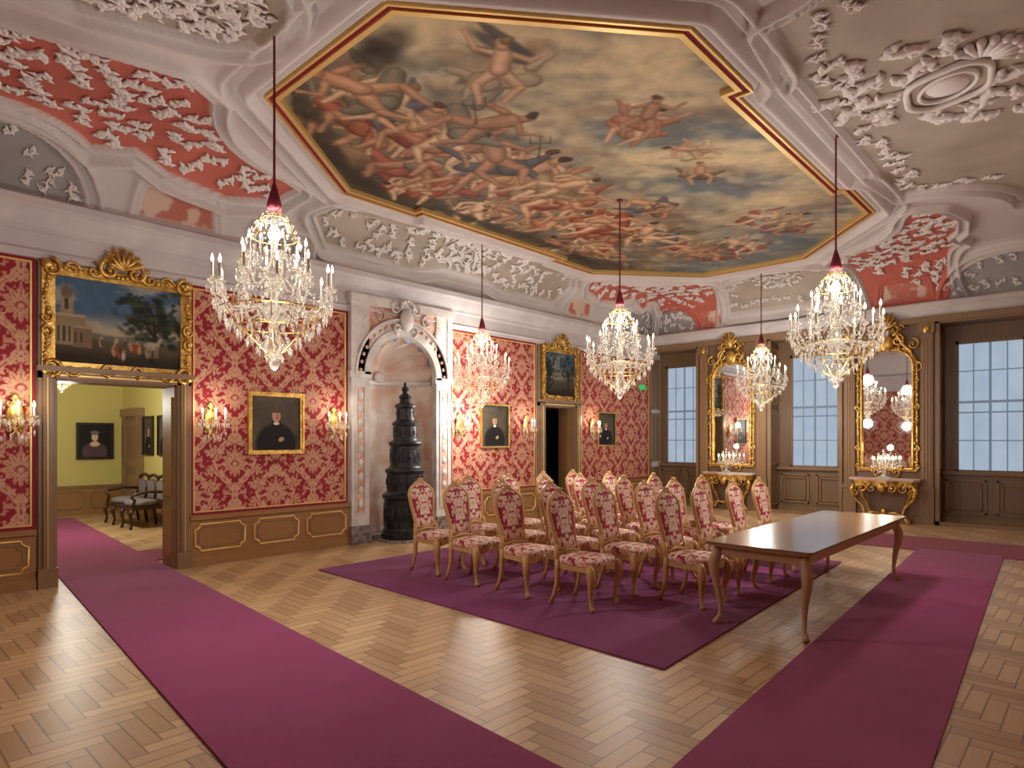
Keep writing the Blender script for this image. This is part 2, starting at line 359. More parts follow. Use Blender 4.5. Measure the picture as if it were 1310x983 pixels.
# cornice all round
mb=MB()
prof=[(0,3.74),(.05,3.76),(.05,3.80),(.08,3.83),(.03,3.87),(.03,4.04),(.07,4.07),(.07,4.11),(.12,4.18),(.17,4.27),(.22,4.31),(.22,4.39),(.17,4.42),(0,4.44)]
profE=[(0,4.12),(.07,4.14),(.09,4.18),(.17,4.27),(.22,4.31),(.22,4.39),(.17,4.42),(0,4.44)]
def corn(pr,fn):
    vs=[];fs=[];n=len(pr)
    for e in (0,1): vs+= [fn(e,o,z) for o,z in pr]
    for i in range(n-1): fs.append((i,i+1,n+i+1,n+i))
    mb.add(vs,fs,'plaster')
corn(prof,lambda e,o,z:((XW,XE)[e],YN-o,z)); corn(profE,lambda e,o,z:(XE-o,(YN,YS)[e],z))
corn(prof,lambda e,o,z:((XE,XW)[e],YS+o,z)); corn(prof,lambda e,o,z:(XW+o,(YS,YN)[e],z))
mb.build('trim_cornice')
# other walls (behind the camera)
mb=MB(); mb.box(XW-.3,XW,YS-.3,YN,0,4.5,'plaster'); ww=mb.build('wall_west')
damask(YS,YN,.70,3.74,'wall_west_damask',T(XW+.012,0,0,pi/2),ww,.03)
mb=MB(); mb.box(XW-.3,XE+.9,YS-.3,YS,0,4.5,'plaster'); ws=mb.build('wall_south')
damask(XW,XE,.70,3.74,'wall_south_damask',T(0,YS+.012,0),ws,.04)
mb=MB(); mb.box(XW,XW+.05,YS,YN,0,.68,'wainwood'); mb.build('trim_west'); mb=MB(); mb.box(XW,XE,YS,YS+.05,0,.68,'wainwood'); mb.build('trim_south')
# ================= EAST (window) WALL
wins=[(7.45,8.9,7.68,8.74),(4.12,5.72,4.36,5.44),(.75,2.42,1.06,2.18)]
mb=MB(); XB=XE+.6
segs=[(5.72,7.45),(2.42,4.12),(YS,.75)]
for a,b in segs: mb.box(XE,XB+.2,a,b,0,4.5,'darkwood')
for a,b,g0,g1 in wins:
    mb.box(XE,XB+.2,a,b,4.0,4.5,'darkwood'); mb.box(XB,XB+.2,a,b,0,1.02,'darkwood'); mb.box(XB,XB+.2,a,b,3.68,4.0,'darkwood')
    mb.box(XB,XB+.2,a,g0,1.02,3.68,'darkwood'); mb.box(XB,XB+.2,g1,b,1.02,3.68,'darkwood')
wall_e=mb.build('wall_east')
mb=MB()
def efr(y0,y1,z0,z1,w,x0,x1,m):
    mb.box(x0,x1,y0,y1,z0,z0+w,m); mb.box(x0,x1,y0,y1,z1-w,z1,m); mb.box(x0,x1,y0,y0+w,z0,z1,m); mb.box(x0,x1,y1-w,y1,z0,z1,m)
for a,b,g0,g1 in wins:
    efr(a-.0,b,0.0,4.06,.07,XE-.05,XE+.02,'doorwood')
    for yy,sg in ((a,1),(b,-1)):
        for z0,z1 in ((.15,.95),(1.1,2.4),(2.5,3.85)):
            y0,y1=(yy,yy+.02) if sg>0 else (yy-.02,yy)
            mb.box(XE+.1,XE+.52,y0,y1,z0,z1,'doorwood')
            for q in (XE+.1,XE+.49): mb.box(q,q+.03,y0-.012,y1+.012,z0,z1,'wainwood')
            mb.box(XE+.1,XE+.52,y0-.012,y1+.012,z0,z0+.03,'wainwood'); mb.box(XE+.1,XE+.52,y0-.012,y1+.012,z1-.03,z1,'wainwood')
            mb.box(XE+.2,XE+.42,y0-.012,y1+.012,z0+.12,z1-.12,'darkwood')
    mb.box(XB-.1,XB,a,b,.98,1.05,'doorwood'); mb.box(XB-.04,XB,a,b,0,.12,'doorwood')
    w=(b-a)/2
    for i in range(2): efr(a+i*w+.08,a+(i+1)*w-.08,.2,.88,.035,XB-.03,XB,'doorwood'); efr(a+i*w+.16,a+(i+1)*w-.16,.28,.80,.02,XB-.04,XB,'wainwood')
for a,b in segs[:2]+[(-1.0,.75)]:
    for p0,p1 in ((a+.02,a+.27),(b-.27,b-.02)):
        mb.box(XE-.07,XE,p0,p1,.0,.7,'doorwood'); mb.box(XE-.06,XE,p0+.02,p1-.02,.7,3.85,'doorwood')
        mb.box(XE-.09,XE,p0-.01,p1+.01,.66,.74,'doorwood'); mb.box(XE-.1,XE,p0-.01,p1+.01,3.82,4.1,'doorwood'); mb.box(XE-.09,XE,p0,p1,0,.12,'doorwood')
        for k in range(3): q=p0+.06+k*.055; mb.box(XE-.07,XE,q,q+.02,.85,3.7,'wainwood')
        mb.ball((XE-.1,(p0+p1)/2,3.9),.07,'gold',8,5,.5,1,1.4)
    mb.box(XE-.04,XE,a+.27,b-.27,0,.12,'doorwood')
mb.box(XE-.12,XE,YS,YN,4.02,4.14,'doorwood')
mb.build('trim_east')
for i,(a,b,g0,g1) in enumerate(wins):
    mb=MB(); mb.box(XB+.08,XB+.1,g0,g1,1.02,3.68,'blind')
    f='winbar'
    for y0,y1 in ((g0,g0+.05),(g1-.05,g1)): mb.box(XB+.02,XB+.07,y0,y1,1.02,3.68,'doorwood')
    mb.box(XB+.02,XB+.07,g0,g1,1.02,1.08,'doorwood'); mb.box(XB+.02,XB+.07,g0,g1,3.62,3.68,'doorwood')
    for z,hh in ((2.42,.05),(2.22,.03),(1.66,.022),(3.06,.022)): mb.box(XB+.07,XB+.08,g0+.05,g1-.05,z,z+hh,f)
    for qq,ww_ in ((.5,.022),(.26,.011),(.74,.011)): yc=g0+(g1-g0)*qq; mb.box(XB+.072,XB+.08,yc-ww_,yc+ww_,1.08,3.62,f)
    mb.box(XB+.19,XB+.2,g0,g1,1.02,3.68,'darkobj')
    mb.build('window_%d'%(i+1))
# ================= CEILING
def axis(a,b,st):
    ea,eb=a+CV,b-CV; fl=np.linspace(ea,eb,int((eb-ea)/st)); ph=np.linspace(0,pi/2,int(1.3/st))[1:]
    pos=np.concatenate([(ea-CV*np.sin(ph))[::-1],fl,eb+CV*np.sin(ph)])
    dr=np.concatenate([(CH*(1-np.cos(ph)))[::-1],fl*0,CH*(1-np.cos(ph))])
    un=np.concatenate([(ea-1.3*ph/(pi/2))[::-1],fl,eb+1.3*ph/(pi/2)]); return pos,dr,un
def f1(u,lo,hi):
    ea,eb=lo+CV,hi-CV
    if u<ea: p=min((ea-u)/1.3*pi/2,pi/2); return ea-CV*math.sin(p),CH*(1-math.cos(p)),-math.sin(p),math.cos(p)
    if u>eb: p=min((u-eb)/1.3*pi/2,pi/2); return eb+CV*math.sin(p),CH*(1-math.cos(p)),math.sin(p),math.cos(p)
    return u,0,0,1
def fwd(u,v,off=.02):
    x,dx,nx_,cx=f1(u,XW,XE); y,dy,ny_,cy=f1(v,YS,YN)
    if dx>dy: return (x-nx_*off,y,ZC-dx-cx*off)
    return (x,y-ny_*off,ZC-dy-cy*off)
st=.021
px_,dx_,ux_=axis(XW,XE,st); py_,dy_,uy_=axis(YS,YN,st)
X,Y=np.meshgrid(px_,py_); U,V=np.meshgrid(ux_,uy_); DR=np.maximum(*np.meshgrid(dx_,dy_))
OCT=[(3.2,4.3),(3.2,6.3),(5.1,7.9),(6.3,7.9),(6.3,7.74),(9.9,7.74),(9.9,7.9),(11.1,7.9),(12.95,6.3),(12.95,4.3),(11.1,2.7),(9.9,2.7),(9.9,2.86),(6.3,2.86),(6.3,2.7),(5.1,2.7)]
def arc(cx,cy,rx,ry,a0,a1,n=12): return [(cx+rx*math.cos(math.radians(a0+(a1-a0)*i/n)),cy+ry*math.sin(math.radians(a0+(a1-a0)*i/n))) for i in range(n+1)]
redNW=[(-.2,7.25),(1.5,6.85),(2.4,6.65)]+arc(4.6,6.4,1.9,1.9,165,100,8)+[(4.55,8.4),(4.35,8.7),(3.7,8.85),(2.95,8.75),(2.55,8.55)]+arc(1.3,9.6,1.25,1.2,-50,-120,8)+[(.2,8.3),(-.2,8.1)]
mirX=lambda P:[(16.2-x,y) for x,y in P]
mirY=lambda P:[(x,10.6-y) for x,y in P]
gray=(180,168,154); red=(198,112,98); gray2=(164,161,161)
N_=[(5.0,8.75),(5.3,8.45),(6.2,8.3),(10.0,8.3),(10.9,8.45),(11.2,8.75),(10.9,9.12),(9.2,9.15),(8.6,9.0),(7.6,9.0),(7.0,9.15),(5.3,9.12)]
WP=[(-.4,6.2),(1.4,6.2),(2.3,5.9)]+arc(2.2,5.3,.5,.6,60,-60,6)+[(2.3,4.7),(1.4,4.4),(-.4,4.4)]
E_=[(15.2,6.6),(14.4,6.5),(13.9,6.0),(13.7,5.3),(13.9,4.6),(14.4,4.1),(15.2,4.0)]
S_=[(5.6,2.1),(6.6,2.2),(9.6,2.2),(10.6,2.1)]+arc(12.2,2.1,1.5,1.3,180,270,8)+[(12.3,-.8),(4.2,-.8)]+arc(4.1,2.1,1.5,1.3,270,360,8)
LN=arc(1.25,9.4,.85,.72,180,360,14); LNE=arc(14.5,9.4,.95,.62,180,360,14); LE=arc(15.5,1.2,.75,1.0,90,270,14); LE2=arc(15.5,8.1,.6,.6,90,270,10)
redNE=[(x,y) for x,y in mirX(redNW) if x<15.6]
panels=[(redNW,red,2),(mirX(redNW),red,2),(mirY(redNW),red,2),(mirX(mirY(redNW)),red,2),(N_,gray,1),(WP,gray,1),(E_,gray,1),(S_,gray,1),
 (LN,gray2,4),(LNE,gray2,4),(LE,gray2,4),(LE2,gray2,4),
 ([(2.75,9.0),(3.55,9.0),(3.6,9.32),(2.7,9.32)],red,3),([(11.5,9.0),(12.2,9.0),(12.25,9.3),(11.45,9.3)],red,3),([(4.3,9.2),(4.9,9.2),(4.9,9.36),(4.3,9.36)],gray2,0),
 ([(15.1,2.6),(15.1,3.3),(15.4,3.35),(15.4,2.55)],red,3),([(15.1,6.9),(15.1,7.3),(15.4,7.35),(15.4,6.85)],red,3)]
C=np.ones(X.shape+(3,))*nlin((217,210,207)); C*= (.93+.1*fbm(U*1.5,V*1.5,3))[...,None]
REL=np.zeros(X.shape)
def bumpf(d,c,w): return np.clip(1-((d-c)/w)**2,0,1)
do=sdpoly(U,V,OCT); REL=np.maximum(REL,.07*bumpf(do,.15,.045)); REL=np.maximum(REL,.15*bumpf(do,.29,.085)); REL=np.maximum(REL,.06*bumpf(do,.42,.03)); REL=np.maximum(REL,.09*bumpf(do,.53,.05))
for P,col,kind in panels:
    d=sdpoly(U,V,P); ins=1-sstep(-.012,.012,d); cc=nlin(col)*(.78+.42*fbm(U*2.2,V*2.2,5))[...,None]
    if kind==3: cc=nlin((196,122,104))+ (nlin((222,196,178))-nlin((196,122,104)))*sstep(.45,.6,fbm(U*6,V*6,2))[...,None]
    C=C*(1-ins[...,None])+cc*ins[...,None]
    sc=1 if kind!=3 else .45
    REL=np.maximum(REL,.08*sc*bumpf(d,.04,.03)*(do>.1)); REL=np.maximum(REL,.04*sc*bumpf(d,.10,.02)*(do>.2)); REL=np.maximum(REL,.12*sc*bumpf(d,.18*max(sc,.6),.05)*(do>.2))
Z=ZC-DR-REL
P3=np.stack([X,Y,Z],-1)
sxn=np.where(dx_>0,np.sign(px_-7),0)[None,:]*np.sqrt(np.clip(dx_/CH,0,1))[None,:]; syn=np.where(dy_>0,np.sign(py_-4),0)[:,None]*np.sqrt(np.clip(dy_/CH,0,1))[:,None]
P3[...,0]-=REL*sxn*.8; P3[...,1]-=REL*syn*.8
ceil=grid('ceiling',P3[:,::-1],C[:,::-1],'vcceil')
mb=MB(); mb.box(XW-.3,XE+.9,YS-.3,YN+.42,5.5,5.6,'plaster'); mb.build('ceiling_slab',parent=ceil)
# ---- modelled stucco scrollwork
sb=MB(); RS=random.Random(21)
def scroll(u,v,size,ang,rt,kind=0,leaf=True,n=22):
    x=y=0; seq=[]
    a=2*pi*.95
    for i in range(n+1):
        t=-1+2*i/n; th=ang+(a*t*t*(1 if kind==0 else (1 if t>0 else -1))); seq.append((x,y,th,t)); x+=math.cos(th)/n; y+=math.sin(th)/n
    mx=sum(p[0] for p in seq)/len(seq); my=sum(p[1] for p in seq)/len(seq)
    pts=[(u+(p[0]-mx)*size,v+(p[1]-my)*size,p[2],p[3]) for p in seq]
    sb.tube([fwd(p[0],p[1]) for p in pts],[rt*(1.25-.7*abs(p[3])) for p in pts],'stucco',5)
    for e in (0,-1): sb.ball(fwd(pts[e][0],pts[e][1]),rt*1.2,'stucco',6,3)
    if leaf:
        for k in range(2,n-1,2):
            p=pts[k]; sd=1 if (k//2)%2 else -1; th=p[2]+sd*.9; L=size*RS.uniform(.1,.2)
            q=[(p[0],p[1]),(p[0]+L*.5*math.cos(th),p[1]+L*.5*math.sin(th)),(p[0]+L*math.cos(th+sd*.6),p[1]+L*math.sin(th+sd*.6))]
            sb.tube([fwd(a_,b_) for a_,b_ in q],[rt*.7,rt*1.05,rt*.2],'stucco',4)
def fill(P,dmin,lo,hi,size,rt,tries=1500,extra=None):
    xs=[p[0] for p in P]; ys=[p[1] for p in P]; pts=[]
    A=np.array([(RS.uniform(min(xs),max(xs)),RS.uniform(min(ys),max(ys))) for _ in range(tries)]); D=-sdpoly(A[:,0],A[:,1],P); D0=sdpoly(A[:,0],A[:,1],OCT)
    for (u,v),d,d0 in zip(A,D,D0):
        if not(lo<d<hi) or d0<.3: continue
        if extra and not extra(u,v): continue
        if any((u-a)**2+(v-b)**2<dmin**2 for a,b in pts): continue
        pts.append((u,v)); scroll(u,v,size*RS.uniform(.8,1.25),RS.uniform(0,2*pi),rt*RS.uniform(.8,1.2),RS.randint(0,1))
for P in (redNW,redNE,[(x,y) for x,y in mirX(mirY(redNW)) if x<15.6]): fill(P,.24,.09,9,.5,.024)
fill(N_,.2,.07,.16,.36,.018); fill(N_,.2,.1,9,.42,.02,extra=lambda u,v: abs(u-8.1)<.9 or abs(u-6.4)<.5 or abs(u-9.8)<.5)
fill(WP,.24,.08,.25,.42,.019); fill(WP,.2,.1,9,.4,.02,extra=lambda u,v:u>1.4)
fill(E_,.22,.08,.2,.38,.017)
fill(S_,.23,.08,.32,.42,.019,4000,extra=lambda u,v: vn(np.array(u*1.3),np.array(v*1.3),2)>.3)
for P in (LN,LNE,LE,LE2): fill(P,.18,.07,.22,.32,.015)
# coat-of-arms cartouche
def cart(cx,cy,ang,k):
    c,s=math.cos(ang),math.sin(ang)
    def W(a,b): return (cx+(a*c-b*s)*k,cy+(a*s+b*c)*k)
    loop=[W(.34*math.cos(q)*(1+.12*math.cos(4*q)),.45*math.sin(q)) for q in [2*pi*i/28 for i in range(28)]]
    sb.tube([fwd(a,b,.03) for a,b in loop],.035*k,'stucco',6,closed=True)
    loop=[W(.22*math.cos(q),.3*math.sin(q)) for q in [2*pi*i/24 for i in range(24)]]; sb.tube([fwd(a,b,.03) for a,b in loop],.022*k,'stucco',6,closed=True)
    sb.ball(fwd(cx,cy,.0),.2*k,'stucco',14,6,1,1,.35)
    for i in range(9):
        q=pi*(i+.5)/9; a0=W(.08*math.cos(q),.5+.05*math.sin(q)); a1=W(.28*math.cos(q),.52+.28*math.sin(q)); sb.tube([fwd(*a0,.03),fwd(*a1,.03)],[.02*k,.04*k],'stucco',6); sb.ball(fwd(*a1,.03),.045*k,'stucco',6,4)
    for sx in (1,-1):
        for (a,b,sz,an) in ((.5,.25,.8,1.2),(.55,-.25,.8,-1.0),(.3,-.6,.7,.3),(.85,.0,.7,1.6),(.45,.7,.6,.6),(1.1,.3,.55,.4),(1.1,-.35,.55,2.),(.75,-.6,.6,.9),(.8,.6,.6,2.4)):
            w=W(sx*a,b); scroll(w[0],w[1],sz*k,ang+(an if sx>0 else pi-an),.042*k,0)
cart(7.75,1.15,2.3,1.0); cart(8.1,8.72,pi,.42); cart(1.95,5.3,pi/2,.5); cart(14.4,5.3,-pi/2,.42)
sb.build('ceiling_stucco_ornament',parent=ceil)
# -------- fresco
FS=.0145
x=np.arange(3.1,13.05,FS); y=np.arange(2.6,8.0,FS); FX,FY=np.meshgrid(x,y)
rx,ry=.6794,-.7337
WX=FX+.10*(fbm(FX*3,FY*3,1,3)-.5); WY=FY+.10*(fbm(FX*3+30,FY*3+11,3,3)-.5)
p=WX*rx+WY*ry; q=-(WX*.7337+WY*.6794)
def cl(dx=0,dy=0): return fbm((p+dx)*.7+2*vn(p*.4,q*.4,2),(q+dy)*1.1,0,6)
n1=cl(); emb=np.clip((n1-cl(.10,.12))*7,-1,1); n2=fbm(p*2.0+7,q*2.4,3,5); n3=fbm(p*1.1+3,q*2.+5,5,4)
F=np.ones(FX.shape+(3,))*nlin((112,124,130)); F=mixc(F,nlin((184,172,146)),sstep(.40,.6,n1)); F=mixc(F,nlin((218,200,162)),sstep(.56,.7,n1)*.8)
F=mixc(F,nlin((92,100,104)),np.clip(-emb,0,1)*.6); F=mixc(F,nlin((226,212,178)),np.clip(emb,0,1)*.45); F=mixc(F,nlin((150,124,98)),sstep(.52,.7,n3)*.5)
ray=sstep(.2,1,np.sin((FX*1.0-FY*.55)*1.7+.8)); F=mixc(F,nlin((228,210,166)),ray*.32*sstep(5.5,8.5,FX)*sstep(.25,.5,n2))
F=mixc(F,nlin((100,114,118)),sstep(11.2,12.6,FX)*.5)
low=sstep(6.3,7.5,FY+.9*(n2-.5)+.5*np.clip(5.6-FX,0,3)); F=mixc(F,nlin((62,56,46)),low*.92)
band=np.exp(-((FY-6.0)/1.0)**2)*sstep(3.1,3.8,FX)*(1-sstep(10.8,12.6,FX)); F=mixc(F,nlin((112,92,74)),band*.8*sstep(.3,.55,n2+.1))
rs=random.Random(11)
def win(cx,cy,r):
    r+=.15
    x0=max(0,int((cx-r-3.1)/FS)); x1=max(0,int((cx+r-3.1)/FS)); y0=max(0,int((cy-r-2.6)/FS)); y1=max(0,int((cy+r-2.6)/FS)); return (slice(y0,max(y1,y0+1)),slice(x0,max(x1,x0+1)))
def blob(cx,cy,a,b,an,col,al,soft=.6):
    sl=win(cx,cy,max(a,b)*1.7); xx,yy=WX[sl],WY[sl]
    if xx.size: F[sl]=mixc(F[sl],nlin(col),ell(xx,yy,cx,cy,a,b,an,soft)*al)
def cloud(cx,cy,s):
    for k in range(9):
        ox,oy=rs.gauss(0,.5)*s,rs.gauss(0,.3)*s; a=rs.uniform(.2,.4)*s; blob(cx+ox+.06,cy+oy+.08,a,a*.7,rs.uniform(-1,1),(104,100,94),.5); blob(cx+ox,cy+oy,a*.85,a*.55,rs.uniform(-1,1),rs.choice([(214,200,168),(190,176,150),(204,186,152),(160,158,148)]),.5)
def paintfig(cx,cy,s,dr):
    def pt(a,b): return (cx+(a*rx-b*.7337)*s, cy+(a*ry-b*.6794)*s)
    sl=win(cx,cy,1.15*s); xx=WX[sl]; yy=WY[sl]
    if xx.size<4: return
    G=F[sl]; tilt=rs.uniform(-1.3,1.3); c_,s_=math.cos(tilt),math.sin(tilt); fl=rs.choice((1,-1))
    def rp(a,b): a*=fl; return pt(a*c_-b*s_,a*s_+b*c_)
    def cp(a0,b0,a1,b1,r0,r1,col):
        nonlocal G
        A=rp(a0,b0);B=rp(a1,b1); col=nlin(col); m=cap(xx,yy,A[0],A[1],B[0],B[1],r0*s,r1*s,.02); G=mixc(G,col*np.array([.42,.35,.30]),m*.95)
        off=-.2*(r0+r1)*.5*s; m2=cap(xx,yy,A[0]+off*.7,A[1]+off*.6,B[0]+off*.7,B[1]+off*.6,r0*s*.76,r1*s*.76,.028); G=mixc(G,col*.76,m2*.95)
        off*=2; m2=cap(xx,yy,A[0]+off*.7,A[1]+off*.6,B[0]+off*.7,B[1]+off*.6,r0*s*.38,r1*s*.38,.03); G=mixc(G,np.minimum(col*1.12,1),m2*.75)
    sk=rs.choice([(214,178,146),(198,156,124),(178,136,108),(222,192,160)])
    cp(-.45,-.15,.1,-.35,.14,.19,dr); cp(.1,-.35,.55,-.1,.19,.07,dr); cp(.2,-.2,.35,-.7,.12,.05,dr); cp(-.4,.1,-.6,.45,.09,.03,dr)
    kn=rs.uniform(.15,.4); cp(.05,-.05,kn,-.42,.12,.085,sk); cp(kn,-.42,kn-.1,-.82,.075,.04,sk); cp(-.05,-.05,-.3,-.35,.12,.085,sk); cp(-.3,-.35,-.2,-.75,.075,.04,sk)
    cp(0,-.02,0,.3,.13,.16,sk); e=rs.uniform(-.2,.35); cp(.15,.34,.36,.2+e*.5,.06,.045,sk); cp(.36,.2+e*.5,.5,.35+e,.045,.03,sk); cp(-.15,.34,-.36,.25,.06,.045,sk); cp(-.36,.25,-.42,.0+e,.045,.03,sk)
    cp(.02,.46,.03,.54,.08,.09,sk); cp(.0,.58,-.03,.61,.075,.065,rs.choice([(98,70,50),(150,120,84),(64,50,42)]))
    F[sl]=G
drap=[(178,108,84),(160,84,66),(204,166,124),(108,114,122),(212,198,168),(126,104,80),(188,130,102),(96,98,102),(166,144,116),(136,130,112)]
for (a,b,s) in ((7.5,4.7,.9),(9.5,4.2,.9),(5.8,4.7,.7),(10.6,4.6,.9),(8.6,3.5,.5),(11.8,4.6,.7),(4.0,4.9,.6),(9.0,5.3,1.0),(6.6,5.1,.8),(11.2,5.9,.8),(7.9,6.6,.9),(9.8,6.7,.8)): cloud(a,b,s)
for i in range(200): blob(rs.uniform(3.3,11.8),rs.gauss(6.3,.75),rs.uniform(.1,.36),rs.uniform(.05,.15),rs.uniform(-.9,1.2),rs.choice([(126,98,76),(84,72,60),(176,146,116),(62,56,50),(148,112,86),(116,112,104),(192,172,140)]),.6)
figs=[]
for (a,b,r,n_,s) in ((3.75,5.5,.25,3,.85),(4.3,6.1,.4,4,.95),(4.9,5.7,.4,5,1.0),(5.6,6.3,.5,5,1.05),(6.3,5.8,.45,5,1.0),(7.2,6.1,.5,5,1.05),(8.2,6.3,.5,4,1.0),(9.3,6.1,.5,5,.95),(10.2,5.9,.4,3,.85),(7.2,7.0,.5,4,.75),(5.9,7.1,.35,3,.75),(9.6,6.9,.5,4,.75),(11.3,5.5,.35,3,.75),(10.8,3.95,.25,3,.65),(7.7,3.8,.2,2,.65),(6.25,3.7,.18,2,.7),(11.8,5.0,.25,2,.6),(8.9,4.9,.3,2,.65)):
    for k in range(n_): figs.append((rs.gauss(a,r),rs.gauss(b,r*.6),s*rs.uniform(.75,1.15),rs.choice(drap)))
figs.sort(key=lambda f:-f[1])
for i,f in enumerate(figs):
    paintfig(*f)
    if i%3==0 and f[1]>5.2: blob(f[0]+rs.uniform(-.3,.3),f[1]-.2,rs.uniform(.15,.35),rs.uniform(.08,.16),rs.uniform(-1,1),rs.choice([(78,66,54),(146,124,100),(110,92,74)]),.6)
for (a,b,c,d,an) in ((3.6,6.4,.3,.14,.6),(4.4,7.15,.5,.16,.7),(5.2,7.6,.5,.16,.4),(3.45,4.75,.16,.3,.1),(3.5,5.0,.2,.25,.5),(8.8,7.5,.9,.12,0),(7.2,7.55,.8,.1,0),(10.3,7.6,.5,.12,0)): blob(a,b,c,d,an,(56,50,42),.85,.5)
for (a,b) in ((4.75,4.95),(5.9,5.0)):
    for k in (-.12,0,.12):
        sl=win(a,b,.6); A=(a+k*rx,b+k*ry); B=(A[0]-.16*.73,A[1]-.16*.68); F[sl]=mixc(F[sl],nlin((60,50,40)),cap(FX[sl],FY[sl],A[0],A[1],B[0],B[1],.008,.006,.012))
    sl=win(a,b,.7); F[sl]=mixc(F[sl],nlin((60,50,40)),np.maximum(cap(FX[sl],FY[sl],a,b,a+.42*.73,b+.42*.68,.008,.01,.012),cap(FX[sl],FY[sl],a-.12*rx,b-.12*ry,a+.12*rx,b+.12*ry,.008,.008,.012)))
for (a,b,c,d,an) in ((4.22,4.0,.4,.09,-.2),(4.3,4.12,.36,.08,-.4),(4.12,3.92,.32,.06,0),(4.5,4.55,.34,.1,1.5),(4.42,4.5,.3,.08,1.8)): blob(a,b,c,d,an,(78,76,76),.9,.3)
paintfig(4.45,4.3,.8,(186,172,148))
F=F*np.array([.95,.91,.84])
F=np.clip(F*(.72+.52*fbm(FX*7,FY*7,2,4))[...,None],0,1)
dO=sdpoly((FX[:-1,:-1]+.007),(FY[:-1,:-1]+.007),OCT)
P=np.stack([FX,FY,np.full(FX.shape,ZC-.012)],-1)
grid('ceiling_fresco',P[:,::-1],F[:,::-1],'vc',keep=(dO<.02)[:,::-1])
mb=MB()
def offs(P,d):
    out=[];n=len(P)
    for i in range(n):
        a=Vector(P[i-1]);b=Vector(P[i]);c=Vector(P[(i+1)%n]); e1=(b-a).normalized(); e2=(c-b).normalized()
        n1=Vector((-e1.y,e1.x)); n2=Vector((-e2.y,e2.x)); k=1+n1.dot(n2); out.append(b+(n1+n2)*d/max(k,.3))
    return out
def loopstrip(P,d0,d1,z0,z1,mat):
    A=offs(P,d0);B=offs(P,d1);n=len(P); vs=[(v.x,v.y,z0) for v in A]+[(v.x,v.y,z1) for v in A]+[(v.x,v.y,z1) for v in B]+[(v.x,v.y,z0) for v in B]
    fs=[]
    for i in range(n):
        j=(i+1)%n
        for k in range(4): k2=(k+1)%4; fs.append((k*n+i,k*n+j,k2*n+j,k2*n+i))
    mb.add(vs,fs,mat)
loopstrip(OCT,-.03,.025,ZC,ZC-.07,'goldline'); loopstrip(OCT,.025,.085,ZC,ZC-.05,'redtrim'); loopstrip(OCT,.085,.11,ZC,ZC-.08,'goldline')
mb.build('ceiling_fresco_frame')
